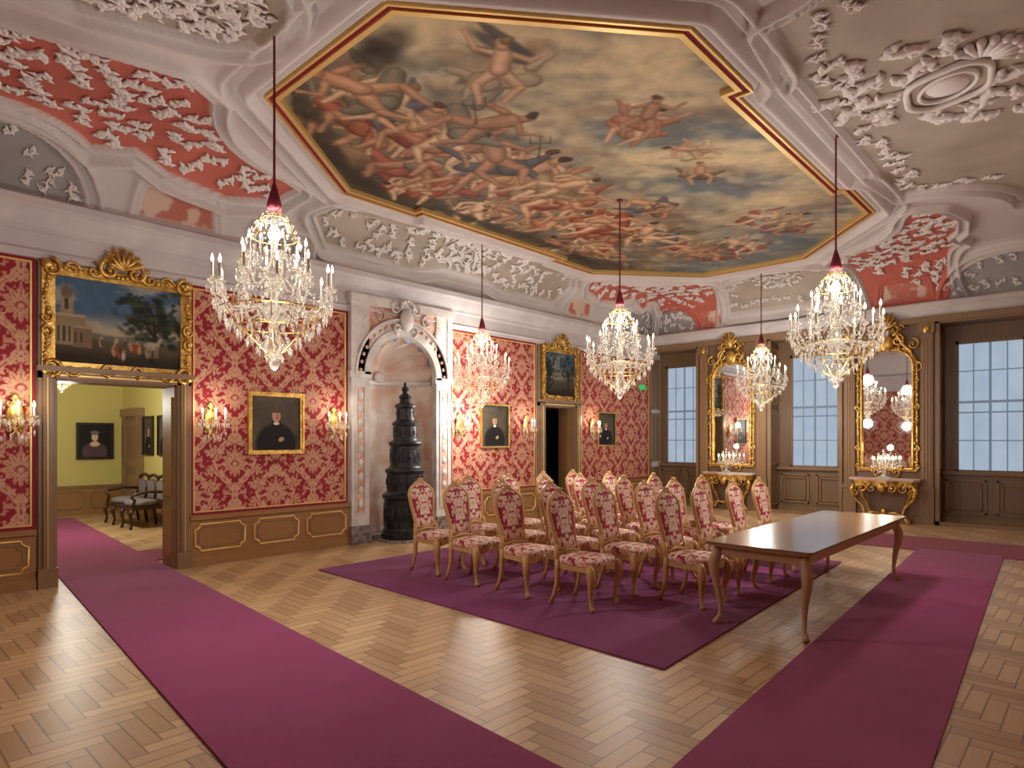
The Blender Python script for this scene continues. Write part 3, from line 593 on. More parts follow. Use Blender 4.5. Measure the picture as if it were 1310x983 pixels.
# ================= CHANDELIERS
def chand_mesh():
    mb=MB(); cr='crystal'; R=random.Random(3)
    mb.lathe([(.001,-.02),(.03,.0),(.045,.04),(.03,.08),(.06,.11),(.11,.2),(.05,.3),(.03,.36),(.08,.44),(.1,.5),(.04,.56),(.03,.7),(.06,.78),(.08,.86),(.03,.95),(.025,1.1),(.06,1.16),(.03,1.24),(.02,1.4)],(0,0,0),cr,12)
    def ring(z,r,n,h,w,z2=0):
        for i in range(n):
            a=2*pi*(i+R.random()*.3)/n; mb.octa((r*math.cos(a),r*math.sin(a),z+R.uniform(-.015,.015)),w,h,cr,.3,a)
    for z,r,n,h,w in ((.10,.07,8,.07,.014),(.17,.14,12,.08,.015),(.24,.22,16,.09,.016),(.31,.3,20,.09,.016),(.38,.38,24,.1,.017),(.46,.44,28,.1,.018),(.54,.48,28,.09,.017),(.46,.3,12,.09,.016),(.62,.25,10,.08,.015),(.7,.2,10,.08,.015),
        (.78,.3,14,.08,.015),(.86,.24,12,.07,.014),(.94,.17,10,.08,.015),(1.02,.2,12,.08,.014),(1.1,.22,14,.09,.015),(1.18,.2,12,.08,.014),(1.25,.15,10,.08,.014),(1.32,.1,8,.08,.013),(1.38,.06,6,.06,.012)): ring(z,r,n,h,w)
    for r,z in ((.3,.36),(.44,.5),(.2,1.14),(.12,1.3)):
        mb.tube([(r*math.cos(2*pi*i/28),r*math.sin(2*pi*i/28),z) for i in range(28)],.006,'gold',4,closed=True)
    for k in range(6):
        a=pi*k/3; mb.tube([(.03*math.cos(a),.03*math.sin(a),.1),(.3*math.cos(a),.3*math.sin(a),.34),(.44*math.cos(a),.44*math.sin(a),.5)],.005,'gold',4); mb.tube([(.2*math.cos(a),.2*math.sin(a),1.14),(.12*math.cos(a),.12*math.sin(a),1.3),(.02,0,1.38)],.005,'gold',4)
    def arm(a,re,zs,zl,ze,ch):
        c,s=math.cos(a),math.sin(a); pts=[];ks=[(.04,zs),(re*.3,zs+.04),(re*.55,zl),(re*.8,zl-.02),(re*.97,(zl+ze)/2),(re,ze)]
        for r,z in ks: pts.append((r*c,r*s,z))
        mb.tube(pts,[.012,.011,.011,.01,.01,.009],cr,5)
        mb.lathe([(.01,-.02),(.045,.0),(.05,.012),(.015,.012),(.018,.05)],(re*c,re*s,ze),cr,8)
        mb.lathe([(.012,.04),(.012,.04+ch)],(re*c,re*s,ze),'candle',6)
        mb.lathe([(.006,0),(.014,.02),(.011,.045),(.001,.075)],(re*c,re*s,ze+.04+ch),'flame',6)
        for k in range(5):
            b=2*pi*k/5; mb.octa((re*c+.045*math.cos(b),re*s+.045*math.sin(b),ze-.05),.011,.08,cr,.3,b)
    for i in range(12): arm(2*pi*i/12+.1,.49,.5,.5,.72 if i%2 else .66,.12)
    for i in range(6): arm(2*pi*i/6+.3,.27,.75,.72,.92,.11)
    for i in range(12):
        a=2*pi*(i+.5)/12
        for k in range(12):
            t=k/11; r=.1+(.44-.1)*t**1.6; z=1.25-(1.25-.6)*t-.12*math.sin(pi*t)
            mb.octa((r*math.cos(a),r*math.sin(a),z),.011,.03,cr,.5,a)
        for k in range(8):
            t=k/7; aa=2*pi*(i+t)/12; r=.49; z=.62-.1*math.sin(pi*t); mb.octa((r*math.cos(aa),r*math.sin(aa),z),.010,.026,cr,.5)
    mb.lathe([(.012,1.38),(.06,1.39),(.065,1.42),(.05,1.48),(.03,1.56),(.012,1.62)],(0,0,0),'silk',12)
    mb.lathe([(.011,1.6),(.011,2.96)],(0,0,0),'silk',8); mb.lathe([(.011,2.93),(.05,2.96),(.05,2.985)],(0,0,0),'silk',10)
    o=mb.build('crystal_chandelier'); me=o.data; bpy.data.objects.remove(o); return me
cme=chand_mesh()
def plight(name,loc,power,col,rad,parent=None):
    l=bpy.data.lights.new(name,'POINT'); l.energy=power; l.color=col; l.shadow_soft_size=rad
    o=bpy.data.objects.new(name,l); bpy.context.scene.collection.objects.link(o); o.location=loc
    if parent: o.parent=parent
    return o
WARM=(1.0,.955,.885)
for i,(cx,cy) in enumerate(((2.67,5.3),(8.1,5.3),(8.1,2.3),(8.1,8.24),(13.5,5.3))):
    zb=ZC-.0-2.985 if i!=3 else 2.29
    o=place(cme,'crystal_chandelier',T(cx,cy,zb,i*.4))
    plight('chandelier_glow',(0,0,1.2),60,WARM,.16,o); plight('chandelier_glow',(0,0,-.14),86,WARM,.12,o)
o=place(cme,'crystal_chandelier',T(2.75,13.0,2.5)@Matrix.Scale(.55,4)); plight('chandelier_glow',(0,0,-.3),180,(1,.96,.86),.2,o)
# ================= SCONCES
def sconce_mesh():
    mb=MB(); R=random.Random(5)
    mb.ball((0,-.02,.0),.09,'gold',10,8,1,.25,1.9)
    for s in (1,-1): mb.spiral((s*.05,.15),.05,pi/2,1.2,'gold',.012,-.03,s); mb.spiral((s*.05,-.15),.05,-pi/2,1.2,'gold',.012,-.03,-s)
    mb.ball((0,-.03,.22),.035,'gold',8,5,1,.5,1.2)
    for a,dx in ((0,-.15),(1,.15),(2,0)):
        y=-.2 if dx==0 else -.14
        mb.tube([(0,-.03,-.05),(dx*.4,y*.5,-.12),(dx*.85,y*.9,-.1),(dx,y,-.02)],.008,'gold',6)
        mb.lathe([(.01,-.02),(.045,0),(.05,.01),(.015,.012)],(dx,y,0),'crystal',8)
        mb.lathe([(.012,.01),(.012,.1)],(dx,y,0),'candle',8); mb.lathe([(.006,.1),(.016,.125),(.012,.15),(.001,.18)],(dx,y,0),'flame',8)
        for k in range(8):
            b=2*pi*k/8; mb.octa((dx+.045*math.cos(b),y+.045*math.sin(b),-.045),.012,.085,'crystal',.3,b)
    for k in range(22): mb.octa((R.uniform(-.16,.16),-.06-R.random()*.1,R.uniform(-.24,.0)),.014,.08,'crystal',.3,k)
    for k in range(9): q=k/8; mb.octa((-.15+.3*q,-.12,.06+.1*math.sin(pi*q)),.012,.04,'crystal',.5)
    o=mb.build('crystal_wall_sconce'); me=o.data; bpy.data.objects.remove(o); return me
sme=sconce_mesh()
for sx in (1.44,3.55,5.43,8.10,9.97,12.34):
    o=place(sme,'crystal_wall_sconce',T(sx,YN-.035,1.95)); plight('sconce_glow',(0,-.27,.2),6,(1,.9,.74),.08,o)
# ================= PAINTINGS
def canvas(w,h,kind,sd,n=140):
    nx=n; nz=int(n*h/w); X,Z=np.meshgrid(np.linspace(0,1,nx),np.linspace(0,1,nz)); a=h/w; r=random.Random(sd); dk=1.0
    if kind=='portrait':
        C=np.ones(X.shape+(3,))*nlin((70,62,50)); C=mixc(C,nlin((98,88,72)),fbm(X*4,Z*4,sd))
        C=mixc(C,nlin((30,27,26)),np.maximum(ell(X,Z,.5,.12,.42,.38,0,.1),cap(X,Z,.5,.3,.5,.45,.2,.12,.02)))
        C=mixc(C,nlin((232,218,196)),ell(X,Z,.5,.5,.06,.03,0)); C=mixc(C,nlin((206,160,126)),ell(X,Z,.5,.64,.085,.115*1.0,0,.15))
        C=mixc(C,nlin((170,120,92)),ell(X,Z,.525,.62,.03,.05,0,.5)); C=mixc(C,nlin((96,76,58)),ell(X,Z,.5,.74,.1,.05,0,.2))
        for ex in (.47,.53): C=mixc(C,nlin((50,34,26)),ell(X,Z,ex,.655,.012,.008,0))
        C=mixc(C,nlin((150,70,60)),ell(X,Z,.5,.585,.02,.006,0)); C=mixc(C,nlin((190,150,118)),ell(X,Z,.6,.2,.06,.04,.4)); 
    elif kind=='lady':
        C=np.ones(X.shape+(3,))*nlin((34,34,30)); C=mixc(C,nlin((90,70,80)),ell(X,Z,.5,.15,.4,.3,0,.1)); C=mixc(C,nlin((226,190,164)),ell(X,Z,.5,.4,.15,.08,0)); C=mixc(C,nlin((226,190,164)),ell(X,Z,.5,.62,.1,.13,0)); C=mixc(C,nlin((120,110,104)),ell(X,Z,.5,.75,.13,.07,0))
    else:
        dk=.72 if kind=='land' else .5
        nse=fbm(X*3,Z*5,sd,5); C=np.ones(X.shape+(3,))*nlin((84,116,146)); C=mixc(C,nlin((178,180,176)),sstep(.47,.7,nse)); C=mixc(C,nlin((196,182,150)),1-sstep(.35,.65,Z))
        C=mixc(C,nlin((86,98,92)),(1-sstep(.42,.46,Z+.12*nse))*.8)
        C=mixc(C,nlin((100,88,62)),1-sstep(.3,.4,Z+.1*nse)); C=mixc(C,nlin((58,48,34)),1-sstep(.1,.3,Z+.1*nse))
        for k in range(190):
            if kind=='land': cx=r.gauss(.77,.13); cz=r.gauss(.6,.16)
            else: cx=r.choice([r.gauss(.8,.15),r.gauss(.14,.12)]); cz=r.gauss(.6,.18)
            C=mixc(C,nlin(r.choice([(40,50,34),(56,66,42),(30,36,28),(80,86,58),(48,58,40)])),ell(X,Z,cx,cz,r.uniform(.015,.05),r.uniform(.015,.045),r.uniform(-1,1),.5)*.85)
        for (a0,b0,a1,b1) in ((.8,.15,.77,.6),(.77,.4,.68,.6),(.78,.45,.88,.62)): C=mixc(C,nlin((50,38,26)),cap(X,Z,a0,b0,a1,b1,.015,.008,.006))
        if kind=='land':
            def rect(x0,x1,z0,z1,c): 
                nonlocal C
                C=mixc(C,nlin(c),((X>x0)&(X<x1)&(Z>z0)&(Z<z1)).astype(float))
            rect(.0,.22,.2,.55,(168,146,112)); rect(.0,.22,.54,.57,(198,178,142)); rect(.04,.13,.57,.8,(178,156,122)); rect(.04,.13,.79,.815,(200,180,146)); rect(.07,.10,.62,.75,(80,68,54))
            rect(.13,.27,.18,.42,(142,120,92)); rect(.13,.27,.415,.44,(186,164,130))
            for k in range(5): rect(.015+k*.042,.03+k*.042,.24,.42 if k<3 else .36,(78,64,50))
            C=mixc(C,nlin((128,112,92)),ell(X,Z,.085,.82,.045,.07,0)); C=mixc(C,nlin((128,112,92)),cap(X,Z,.085,.86,.085,.94,.006,.002,.003))
            for k in range(16):
                cx=r.uniform(.28,.72); cz=r.uniform(.12,.28); col=r.choice([(160,80,60),(210,190,160),(80,70,96),(110,80,56),(190,150,100)])
                C=mixc(C,nlin(col),ell(X,Z,cx,cz,.016,.055,r.uniform(-.2,.2),.3)); C=mixc(C,nlin((200,150,120)),ell(X,Z,cx,cz+.065,.009,.013,0))
            C=mixc(C,nlin((190,172,152)),ell(X,Z,.75,.28,.06,.05,0)); C=mixc(C,nlin((190,172,152)),cap(X,Z,.8,.3,.83,.38,.02,.012,.01))
            for k in (.71,.74,.78,.8): C=mixc(C,nlin((160,140,122)),cap(X,Z,k,.27,k,.14,.008,.006,.004))
    C=C*dk*(.8+.3*fbm(X*20,Z*20*a,sd+1,3))[...,None]
    P=np.stack([(X-.5)*w,np.zeros_like(X),Z*h],-1); return P,C
def picture(name,w,h,kind,sd,mtx,fw=.06,fm='gold',rococo=False,dark=False):
    mb=MB(); mb.frame4(-w/2-fw,w/2+fw,-fw,h+fw,fw*.5,-.05,0,fm); mb.frame4(-w/2-fw*.5,w/2+fw*.5,-fw*.5,h+fw*.5,fw*.5,-.035,0,fm if not dark else 'blackframe')
    mb.box(-w/2,w/2,-.012,0,0,h,'blackframe')
    if rococo:
        R=random.Random(sd); W=w/2+fw*.5; H0,H1=-fw*.5,h+fw*.5
        per=[]
        n=int(w/.045)
        for i in range(n+1): per.append((-W+2*W*i/n,H0,0,-1)); per.append((-W+2*W*i/n,H1,0,1))
        n=int(h/.045)
        for i in range(n+1): per.append((-W,H0+(H1-H0)*i/n,-1,0)); per.append((W,H0+(H1-H0)*i/n,1,0))
        for (a,b,nx_,nz_) in per:
            k=abs(math.sin(a*7+b*9))*.05; mb.ball((a+nx_*k*.7,-.05-R.random()*.02,b+nz_*k*.7),R.uniform(.018,.036),'gold',6,4,1,.8,1)
        for sx in (1,-1):
            for zz,dz in ((H0,-1),(H1,1)):
                mb.spiral((sx*(W-.02),zz+dz*.0),.11,pi/2 if dz>0 else -pi/2,1.3,'gold',.028,-.07,sx*dz)
                mb.spiral((sx*(W-.22),zz+dz*.03),.08,0 if sx<0 else pi,1.2,'gold',.02,-.06,-sx*dz); mb.ball((sx*(W+.02),-.07,zz+dz*.04),.06,'gold',8,5,1,.6,1)
            mb.spiral((sx*(W+.03),h*.5),.08,pi/2,1.2,'gold',.022,-.06,sx); mb.spiral((sx*(W+.03),h*.5-.16),.07,-pi/2,1.2,'gold',.02,-.06,-sx)
            mb.spiral((sx*.14,H1+.08),.12,pi/2,1.3,'gold',.03,-.08,-sx); mb.spiral((sx*.3,H1+.04),.1,pi/2,1.2,'gold',.024,-.07,sx)
            mb.spiral((sx*.1,H1+.22),.09,-pi/2,1.2,'gold',.024,-.08,sx); mb.spiral((sx*.15,H0-.0),.08,-pi/2,1.2,'gold',.022,-.07,sx)
        for k in range(7):
            a=pi*(k+.5)/7; mb.tube([(0,-.08,H1+.1),(.2*math.cos(a),-.1,H1+.14+.2*math.sin(a))],[.02,.032],'gold',6); mb.ball((.2*math.cos(a),-.1,H1+.14+.2*math.sin(a)),.034,'gold',6,4)
    o=mb.build(name,mtx); P,C=canvas(w,h,kind,sd); grid('canvas',P,C,'vc',None,o,T(0,-.014,0)); return o
picture('overdoor_landscape_painting',1.36,1.0,'land',1,T(2.49,YN-.02,2.6),.13,'gold',True)
picture('overdoor_landscape_painting',1.05,.95,'land2',4,T(11.15,YN-.02,2.66),.12,'gold',True)
picture('portrait_painting',.74,.78,'portrait',2,T(4.50,YN-.02,1.54),.06)
picture('portrait_painting',.70,.76,'portrait',5,T(9.07,YN-.02,1.58),.05,'gold',dark=True)
picture('portrait_painting',.66,.72,'portrait',6,T(12.95,YN-.02,1.58),.05,'gold',dark=True)
picture('lady_portrait_painting',.62,.72,'lady',3,T(4.17,16.76,1.3),.05,'blackframe')
for yy in (15.0,14.1): picture('portrait_painting',.5,.75,'portrait',3,T(4.74,yy,1.4,-pi/2),.04,'blackframe')
mb=MB(); mb.ball((0,-.01,0),.04,'gold',10,6,2.2,.2,1); mb.ball((0,-.014,0),.032,'redtrim',10,6,2.2,.2,1); mb.build('portrait_label_plaque',T(4.5,YN-.015,1.38))
mb=MB(); mb.ball((0,-.01,0),.04,'gold',10,6,1.6,.2,1); mb.build('portrait_label_plaque',T(9.07,YN-.015,1.44))
# ================= DOORS (casings)
def casing(name,x0,x1,zt,w):
    mb=MB(); 
    for a,b in ((x0-w,x0),(x1,x1+w)):
        mb.box(a,b,YN-.06,YN,0,zt+.1,'doorwood'); mb.box(a+.04,b-.04,YN-.09,YN-.06,.12,zt+.06,'doorwood'); mb.box(a-.01,b+.01,YN-.1,YN,0,.22,'doorwood')
        mb.box(a+w*.45,a+w*.5,YN-.1,YN-.09,.22,zt,'goldline')
    mb.box(x0-w,x1+w,YN-.06,YN,zt,zt+.1,'doorwood'); mb.box(x0-w-.02,x1+w+.02,YN-.13,YN,zt+.08,zt+.14,'doorwood'); mb.box(x0,x1,YN-.07,YN-.06,zt+.03,zt+.05,'goldline')
    for a,b in ((x0-.001,x0+.02),(x1-.02,x1+.001)): mb.box(a,b,YN,YN+TH,0,zt,'doorwood')
    mb.box(x0,x1,YN,YN+TH,zt-.02,zt,'doorwood')
    for q in (x0+.02,x1-.02):
        s=1 if q<(x0+x1)/2 else -1
        for z0,z1 in ((.15,.8),(.95,2.25)): mb.box(min(q,q+s*.012),max(q,q+s*.012),YN+.08,YN+TH-.08,z0,z1,'wainwood')
    o=mb.build(name)
    mb=MB(); mb.box(x0-w,x0-w+.05,YN-.05,YN,zt+.14,3.74,'doorwood'); mb.box(x1+w-.05,x1+w,YN-.05,YN,zt+.14,3.74,'doorwood'); mb.box(x0-w,x1+w,YN-.015,YN,zt+.14,3.74,'doorwood')
    mb.build('overdoor_backing',parent=wall_n); return o
casing('door_1',D1[0],D1[1],D1[2],.17); casing('door_2',D2[0],D2[1],D2[2],.22)
mb=MB(); mb.box(-.13,.13,-.03,0,0,.12,'signgreen'); mb.build('exit_sign',T(14.6,YN-.03,3.0))
# ================= NEXT ROOM
mb=MB(); mb.box(-.5,4.9,16.8,17.0,0,4.2,'greenwall'); mb.box(4.75,4.95,YN+TH,16.8,0,4.2,'greenwall'); mb.box(-.7,-.5,YN+TH,17,0,4.2,'greenwall')
mb.box(-.7,4.95,YN+TH,YN+TH+.03,D1[2],4.2,'greenwall'); mb.box(-.7,D1[0]-.02,YN+TH,YN+TH+.03,0,4.2,'greenwall'); mb.box(D1[1]+.02,4.75,YN+TH,YN+TH+.03,0,4.2,'greenwall')
wadj=mb.build('wall_adjoining_room')
mb=MB(); mb.box(-.7,4.95,YN+TH,17,4.2,4.3,'plaster'); mb.build('ceiling_adjoining_room')
mb=MB(); mb.box(-.5,4.75,16.75,16.8,0,.62,'wainwood'); mb.box(-.5,4.75,16.73,16.8,.6,.66,'doorwood'); mb.box(4.7,4.75,YN+.5,16.8,0,.62,'wainwood'); mb.box(4.68,4.75,YN+.5,16.8,.6,.66,'doorwood')
for k in range(6): mb.rectloop(.1+k*.8,.75+k*.8,.14,.52,16.74,.01,'doorwood',.05)
mb.build('trim_adjoining_room')
mb=MB(); mb.box(4.62,4.76,15.35,15.5,0,2.3,'doorwood'); mb.box(4.62,4.76,16.3,16.45,0,2.3,'doorwood'); mb.box(4.6,4.76,15.3,16.5,2.2,2.38,'doorwood'); mb.box(4.68,4.72,15.5,16.3,0,2.2,'darkwood')
mb.box(4.66,4.69,15.6,16.2,.2,.9,'doorwood'); mb.box(4.66,4.69,15.6,16.2,1.05,2.1,'doorwood'); mb.build('side_door',parent=wadj)
mb=MB(); mb.box(2.75,2.85,16.66,16.8,0,2.35,'doorwood'); mb.box(1.85,1.95,16.66,16.8,0,2.35,'doorwood'); mb.box(1.85,2.85,16.66,16.8,2.25,2.4,'doorwood'); mb.box(1.95,2.75,16.7,16.75,0,2.25,'darkwood'); mb.build('far_door',parent=wadj)
# settee
mb=MB(); d='darkobj'
mb.box(-.8,.8,-.3,.28,.36,.42,d); 
for i in range(2): mb.lathe([(.001,.42),(.36,.42),(.39,.46),(.37,.51),(.25,.53),(.001,.535)],(-.4+i*.8,-.01,0),'greyfab',20,True,1,.72)
for x_ in (-.78,-.27,.27,.78):
    mb.tube([(x_,-.27,.38),(x_,-.32,.28),(x_,-.28,.12),(x_,-.31,.0)],[.035,.035,.02,.03],d,8); mb.tube([(x_,.25,.38),(x_,.3,0)],[.03,.025],d,8)
    mb.tube([(x_,.25,.4),(x_,.3,.7),(x_,.34,.92)],.025,d,8)
pts=[(-.8+1.6*i/24,.34,.92+.05*abs(math.sin(3*pi*i/24))) for i in range(25)]; mb.tube(pts,.035,d,8)
for k in range(3):
    cx=-.53+.53*k; mb.box(cx-.18,cx+.18,.28,.32,.52,.86,'greyfab')
for s in (1,-1): mb.tube([(s*.8,.28,.68),(s*.82,0,.7),(s*.82,-.25,.66),(s*.8,-.3,.6),(s*.79,-.24,.55),(s*.78,-.27,.4)],.028,d,8)
mb.build('upholstered_settee',T(4.2,14.1,0,-pi/2))
# dark room behind door 2
mb=MB(); a,b,c,e=10.0,12.6,YN+TH,YN+3.2
mb.box(a,b,e,e+.1,0,3,'tealwall'); mb.box(a-.1,a,c,e,0,3,'tealwall'); mb.box(b,b+.1,c,e,0,3,'tealwall'); mb.box(a,b,c,e,3,3.1,'tealwall'); wcab=mb.build('wall_cabinet_room')
mb=MB(); mb.box(-.02,.02,-.9,0,.01,2.38,'tealwall'); mb.box(-.035,.035,-.8,-.1,.2,.9,'darkobj'); mb.box(-.035,.035,-.8,-.1,1.05,2.25,'darkobj'); mb.ball((-.05,-.83,1.05),.03,'gold',8,5); mb.build('cabinet_door_leaf',T(11.5,YN+TH+1.25,0,-.3),wcab)
# ================= STOVE
mb=MB()
pr=[(.40,0),(.40,.08),(.37,.1),(.36,.14),(.35,.17),(.35,.64),(.37,.66),(.385,.69),(.385,.73),(.35,.75),(.315,.78),(.31,.8),(.31,1.08),(.33,1.1),(.34,1.13),(.33,1.16),(.28,1.18),(.26,1.21),(.255,1.24),(.25,1.54),(.27,1.56),(.28,1.59),(.27,1.62),(.21,1.64),(.2,1.67),(.195,1.88),(.22,1.9),(.225,1.93),(.2,1.96),(.155,1.98),(.15,2.0),(.145,2.18),(.17,2.2),(.175,2.23),(.15,2.26),(.1,2.28),(.09,2.34),(.11,2.37),(.1,2.4),(.05,2.43),(.04,2.46),(.065,2.5),(.055,2.54),(.02,2.57),(.03,2.6),(.001,2.64)]
mb.lathe(pr,(0,0,0),'iron',40,False)
for z0,z1,r,n in ((.2,.6,.35,10),(.84,1.05,.31,9),(1.28,1.5,.25,8),(1.7,1.86,.195,7),(2.03,2.16,.147,6)):
    for i in range(n):
        a=2*pi*i/n; c,s=math.cos(a),math.sin(a); mb.tube([(r*c,r*s,z0),(r*c,r*s,z1)],.014,'iron',6)
        a+=pi/n; c,s=math.cos(a),math.sin(a); mb.ball((r*c,r*s,(z0+z1)/2),(z1-z0)*.3,'iron',8,6,.3,.3,1)
for zz,r in ((.4,.355),(.13,.37)):
    mb.tube([(r*math.cos(2*pi*i/32),r*math.sin(2*pi*i/32),zz) for i in range(32)],.014,'iron',6,closed=True)
mb.build('cast_iron_stove',T(6.72,8.7,.035))
mb=MB(); mb.lathe([(.48,0),(.48,.03),(.46,.035)],(0,0,0),'stone',32); mb.build('stove_hearth_slab',T(6.72,8.7,0))
# ================= MIRRORS + CONSOLES
def mirror_mesh():
    mb=MB(); w,z0,zt=.47,1.08,3.2
    vs=[(-w,-.03,z0),(w,-.03,z0)]+[(w*math.cos(pi*i/16),-.03,zt+.36*math.sin(pi*i/16)) for i in range(17)]
    mb.add(vs,[tuple(range(len(vs)))],'mirror')
    vs2=[(x*1.16,-.01,z0+(z-z0)*1.02-.03) for x,y,z in vs]; mb.add(vs2,[tuple(range(len(vs2)))],'gold')
    loop=[(-w,-.05,z0),(-w*.5,-.05,z0),(0,-.05,z0),(w*.5,-.05,z0),(w,-.05,z0)]+[(w,-.05,z0+(zt-z0)*i/12) for i in range(1,12)]+[(w*math.cos(pi*i/16),-.05,zt+.36*math.sin(pi*i/16)) for i in range(17)]+[(-w,-.05,zt-(zt-z0)*i/12) for i in range(1,12)]
    mb.tube(loop,.03,'gold',8,closed=True)
    lo2=[(x*1.15,-.04,z0+(z-z0)*1.025-.03) for x,y,z in loop]; mb.tube(lo2,.022,'gold',8,closed=True)
    R=random.Random(9)
    for i,(x,y,z) in enumerate(loop):
        for k in range(2): mb.ball((x*(1.07+.1*R.random()),-.06,z+R.uniform(-.05,.05)),R.uniform(.018,.034),'gold',6,4)
    for s in (1,-1):
        for zc,r,dr in ((1.15,.1,1),(1.5,.06,-1),(2.1,.08,1),(2.35,.06,-1),(2.9,.08,1),(3.15,.11,-1)): mb.spiral((s*(w+.06),zc),r,pi/2,1.3,'gold',.02,-.06,s*dr)
        mb.spiral((s*.33,3.55),.13,pi/2,1.3,'gold',.03,-.08,s); mb.spiral((s*.2,3.72),.13,pi/2,1.3,'gold',.03,-.1,-s); mb.spiral((s*.12,3.95),.12,-pi/2,1.3,'gold',.03,-.12,s); mb.spiral((s*.25,3.95),.08,0,1.2,'gold',.022,-.1,s)
        mb.spiral((s*.15,1.02),.1,-pi/2,1.2,'gold',.02,-.06,s); mb.spiral((s*.47,3.62),.12,pi/2,1.3,'gold',.026,-.08,-s)
        mb.tube([(s*.5,-.06,3.3),(s*.42,-.08,3.5),(s*.3,-.09,3.62),(s*.18,-.1,3.85),(s*.05,-.12,4.1)],[.02,.035,.03,.03,.015],'gold',6)
    mb.ball((0,-.08,3.68),.15,'gold',12,8,1,.45,1.2); mb.ball((0,-.15,4.02),.1,'gold',10,6,1,.6,1.3)
    for k in range(7): a=pi*(k+.5)/7; mb.tube([(0,-.15,3.95),(.19*math.cos(a),-.2,4.0+.25*math.sin(a))],[.02,.035],'gold',6); mb.ball((.19*math.cos(a),-.2,4.0+.25*math.sin(a)),.036,'gold',6,4)
    for k in range(10): mb.ball((R.uniform(-.3,.3),-.07,3.55+R.uniform(0,.3)),.03,'gold',6,4)
    o=mb.build('gilded_pier_mirror'); me=o.data; bpy.data.objects.remove(o); return me
def console_mesh():
    mb=MB(); g='gold'
    P=[(-.62,0),(-.64,-.25),(-.55,-.36),(-.3,-.4),(-.12,-.47),(.12,-.47),(.3,-.4),(.55,-.36),(.64,-.25),(.62,0)]; n=len(P)
    for z0,z1,k,mt in ((.86,.90,1,'marbpeach'),(.83,.86,.97,g),(.74,.83,.92,g)):
        vs=[(x*k,y*k,z0) for x,y in P]+[(x*k,y*k,z1) for x,y in P]; mb.add(vs,[tuple(range(n))[::-1],tuple(range(n,2*n))]+[(i,(i+1)%n,n+(i+1)%n,n+i) for i in range(n)],mt)
    for s in (1,-1):
        for (x,y,x2) in ((.52,-.3,.34),(.4,-.05,.3)):
            mb.tube([(s*x,y,.78),(s*(x+.06),y-.02,.66),(s*(x+.02),y,.5),(s*(x2+.04),y+.04,.32),(s*x2,y+.04,.18),(s*(x2+.08),y,.06),(s*(x2+.14),y-.02,.02)],[.04,.05,.035,.03,.026,.035,.025],g,8)
        mb.spiral((s*.38,.7),.1,pi/2,1.3,g,.022,-.38,s); mb.spiral((s*.18,.7),.09,pi/2,1.3,g,.02,-.43,-s); mb.spiral((s*.52,.6),.08,pi,1.2,g,.02,-.3,-s)
        mb.tube([(s*.36,-.26,.14),(s*.2,-.2,.2),(0,-.18,.16)],[.022,.026,.03],g,8)
        for k in range(8): mb.ball((s*(.06+k*.07),-.4+abs(.03*(k-3)),.73+.02*math.sin(k*2)),.024,g,6,4)
    mb.ball((0,-.44,.72),.08,g,10,6,1,.5,1.2); mb.ball((0,-.18,.2),.07,g,8,6,1,1,1.3)
    o=mb.build('gilded_console_table'); me=o.data; bpy.data.objects.remove(o); return me
def gir_mesh():
    mb=MB(); R=random.Random(8); mb.lathe([(.11,0),(.11,.02),(.05,.05),(.02,.08),(.035,.14),(.015,.2),(.04,.26),(.015,.32),(.012,.5),(.03,.54),(.001,.58)],(0,0,0),'crystal',12)
    for i in range(8):
        a=2*pi*i/8; c,s=math.cos(a),math.sin(a); mb.tube([(.02*c,.02*s,.2),(.1*c,.1*s,.16),(.17*c,.17*s,.22),(.19*c,.19*s,.28)],.007,'gold',5)
        mb.lathe([(.01,-.01),(.035,0),(.01,.01)],(.19*c,.19*s,.29),'crystal',8); mb.lathe([(.01,0),(.01,.08)],(.19*c,.19*s,.3),'candle',6); mb.lathe([(.006,0),(.015,.02),(.011,.045),(.001,.07)],(.19*c,.19*s,.38),'flame',6)
        for k in range(5): b=2*pi*k/5; mb.octa((.19*c+.035*math.cos(b),.19*s+.035*math.sin(b),.24),.01,.07,'crystal')
    for k in range(70): a=R.random()*6.28; z=R.uniform(.1,.5); r=.14*(1-abs(z-.28)*2.5)+.03; mb.octa((r*math.cos(a),r*math.sin(a),z),.012,.05,'crystal',.3,a)
    o=mb.build('crystal_table_candelabra'); me=o.data; bpy.data.objects.remove(o); return me
mm=mirror_mesh(); cm=console_mesh(); gm=gir_mesh()
for yc in (6.6,3.27):
    place(mm,'gilded_pier_mirror',T(XE,yc,0,-pi/2)); place(cm,'gilded_console_table',T(XE-.075,yc,0,-pi/2))
    o=place(gm,'crystal_table_candelabra',T(XE-.32,yc,.902)); plight('candelabra_glow',(0,0,.62),7,(1,.9,.74),.06,o)
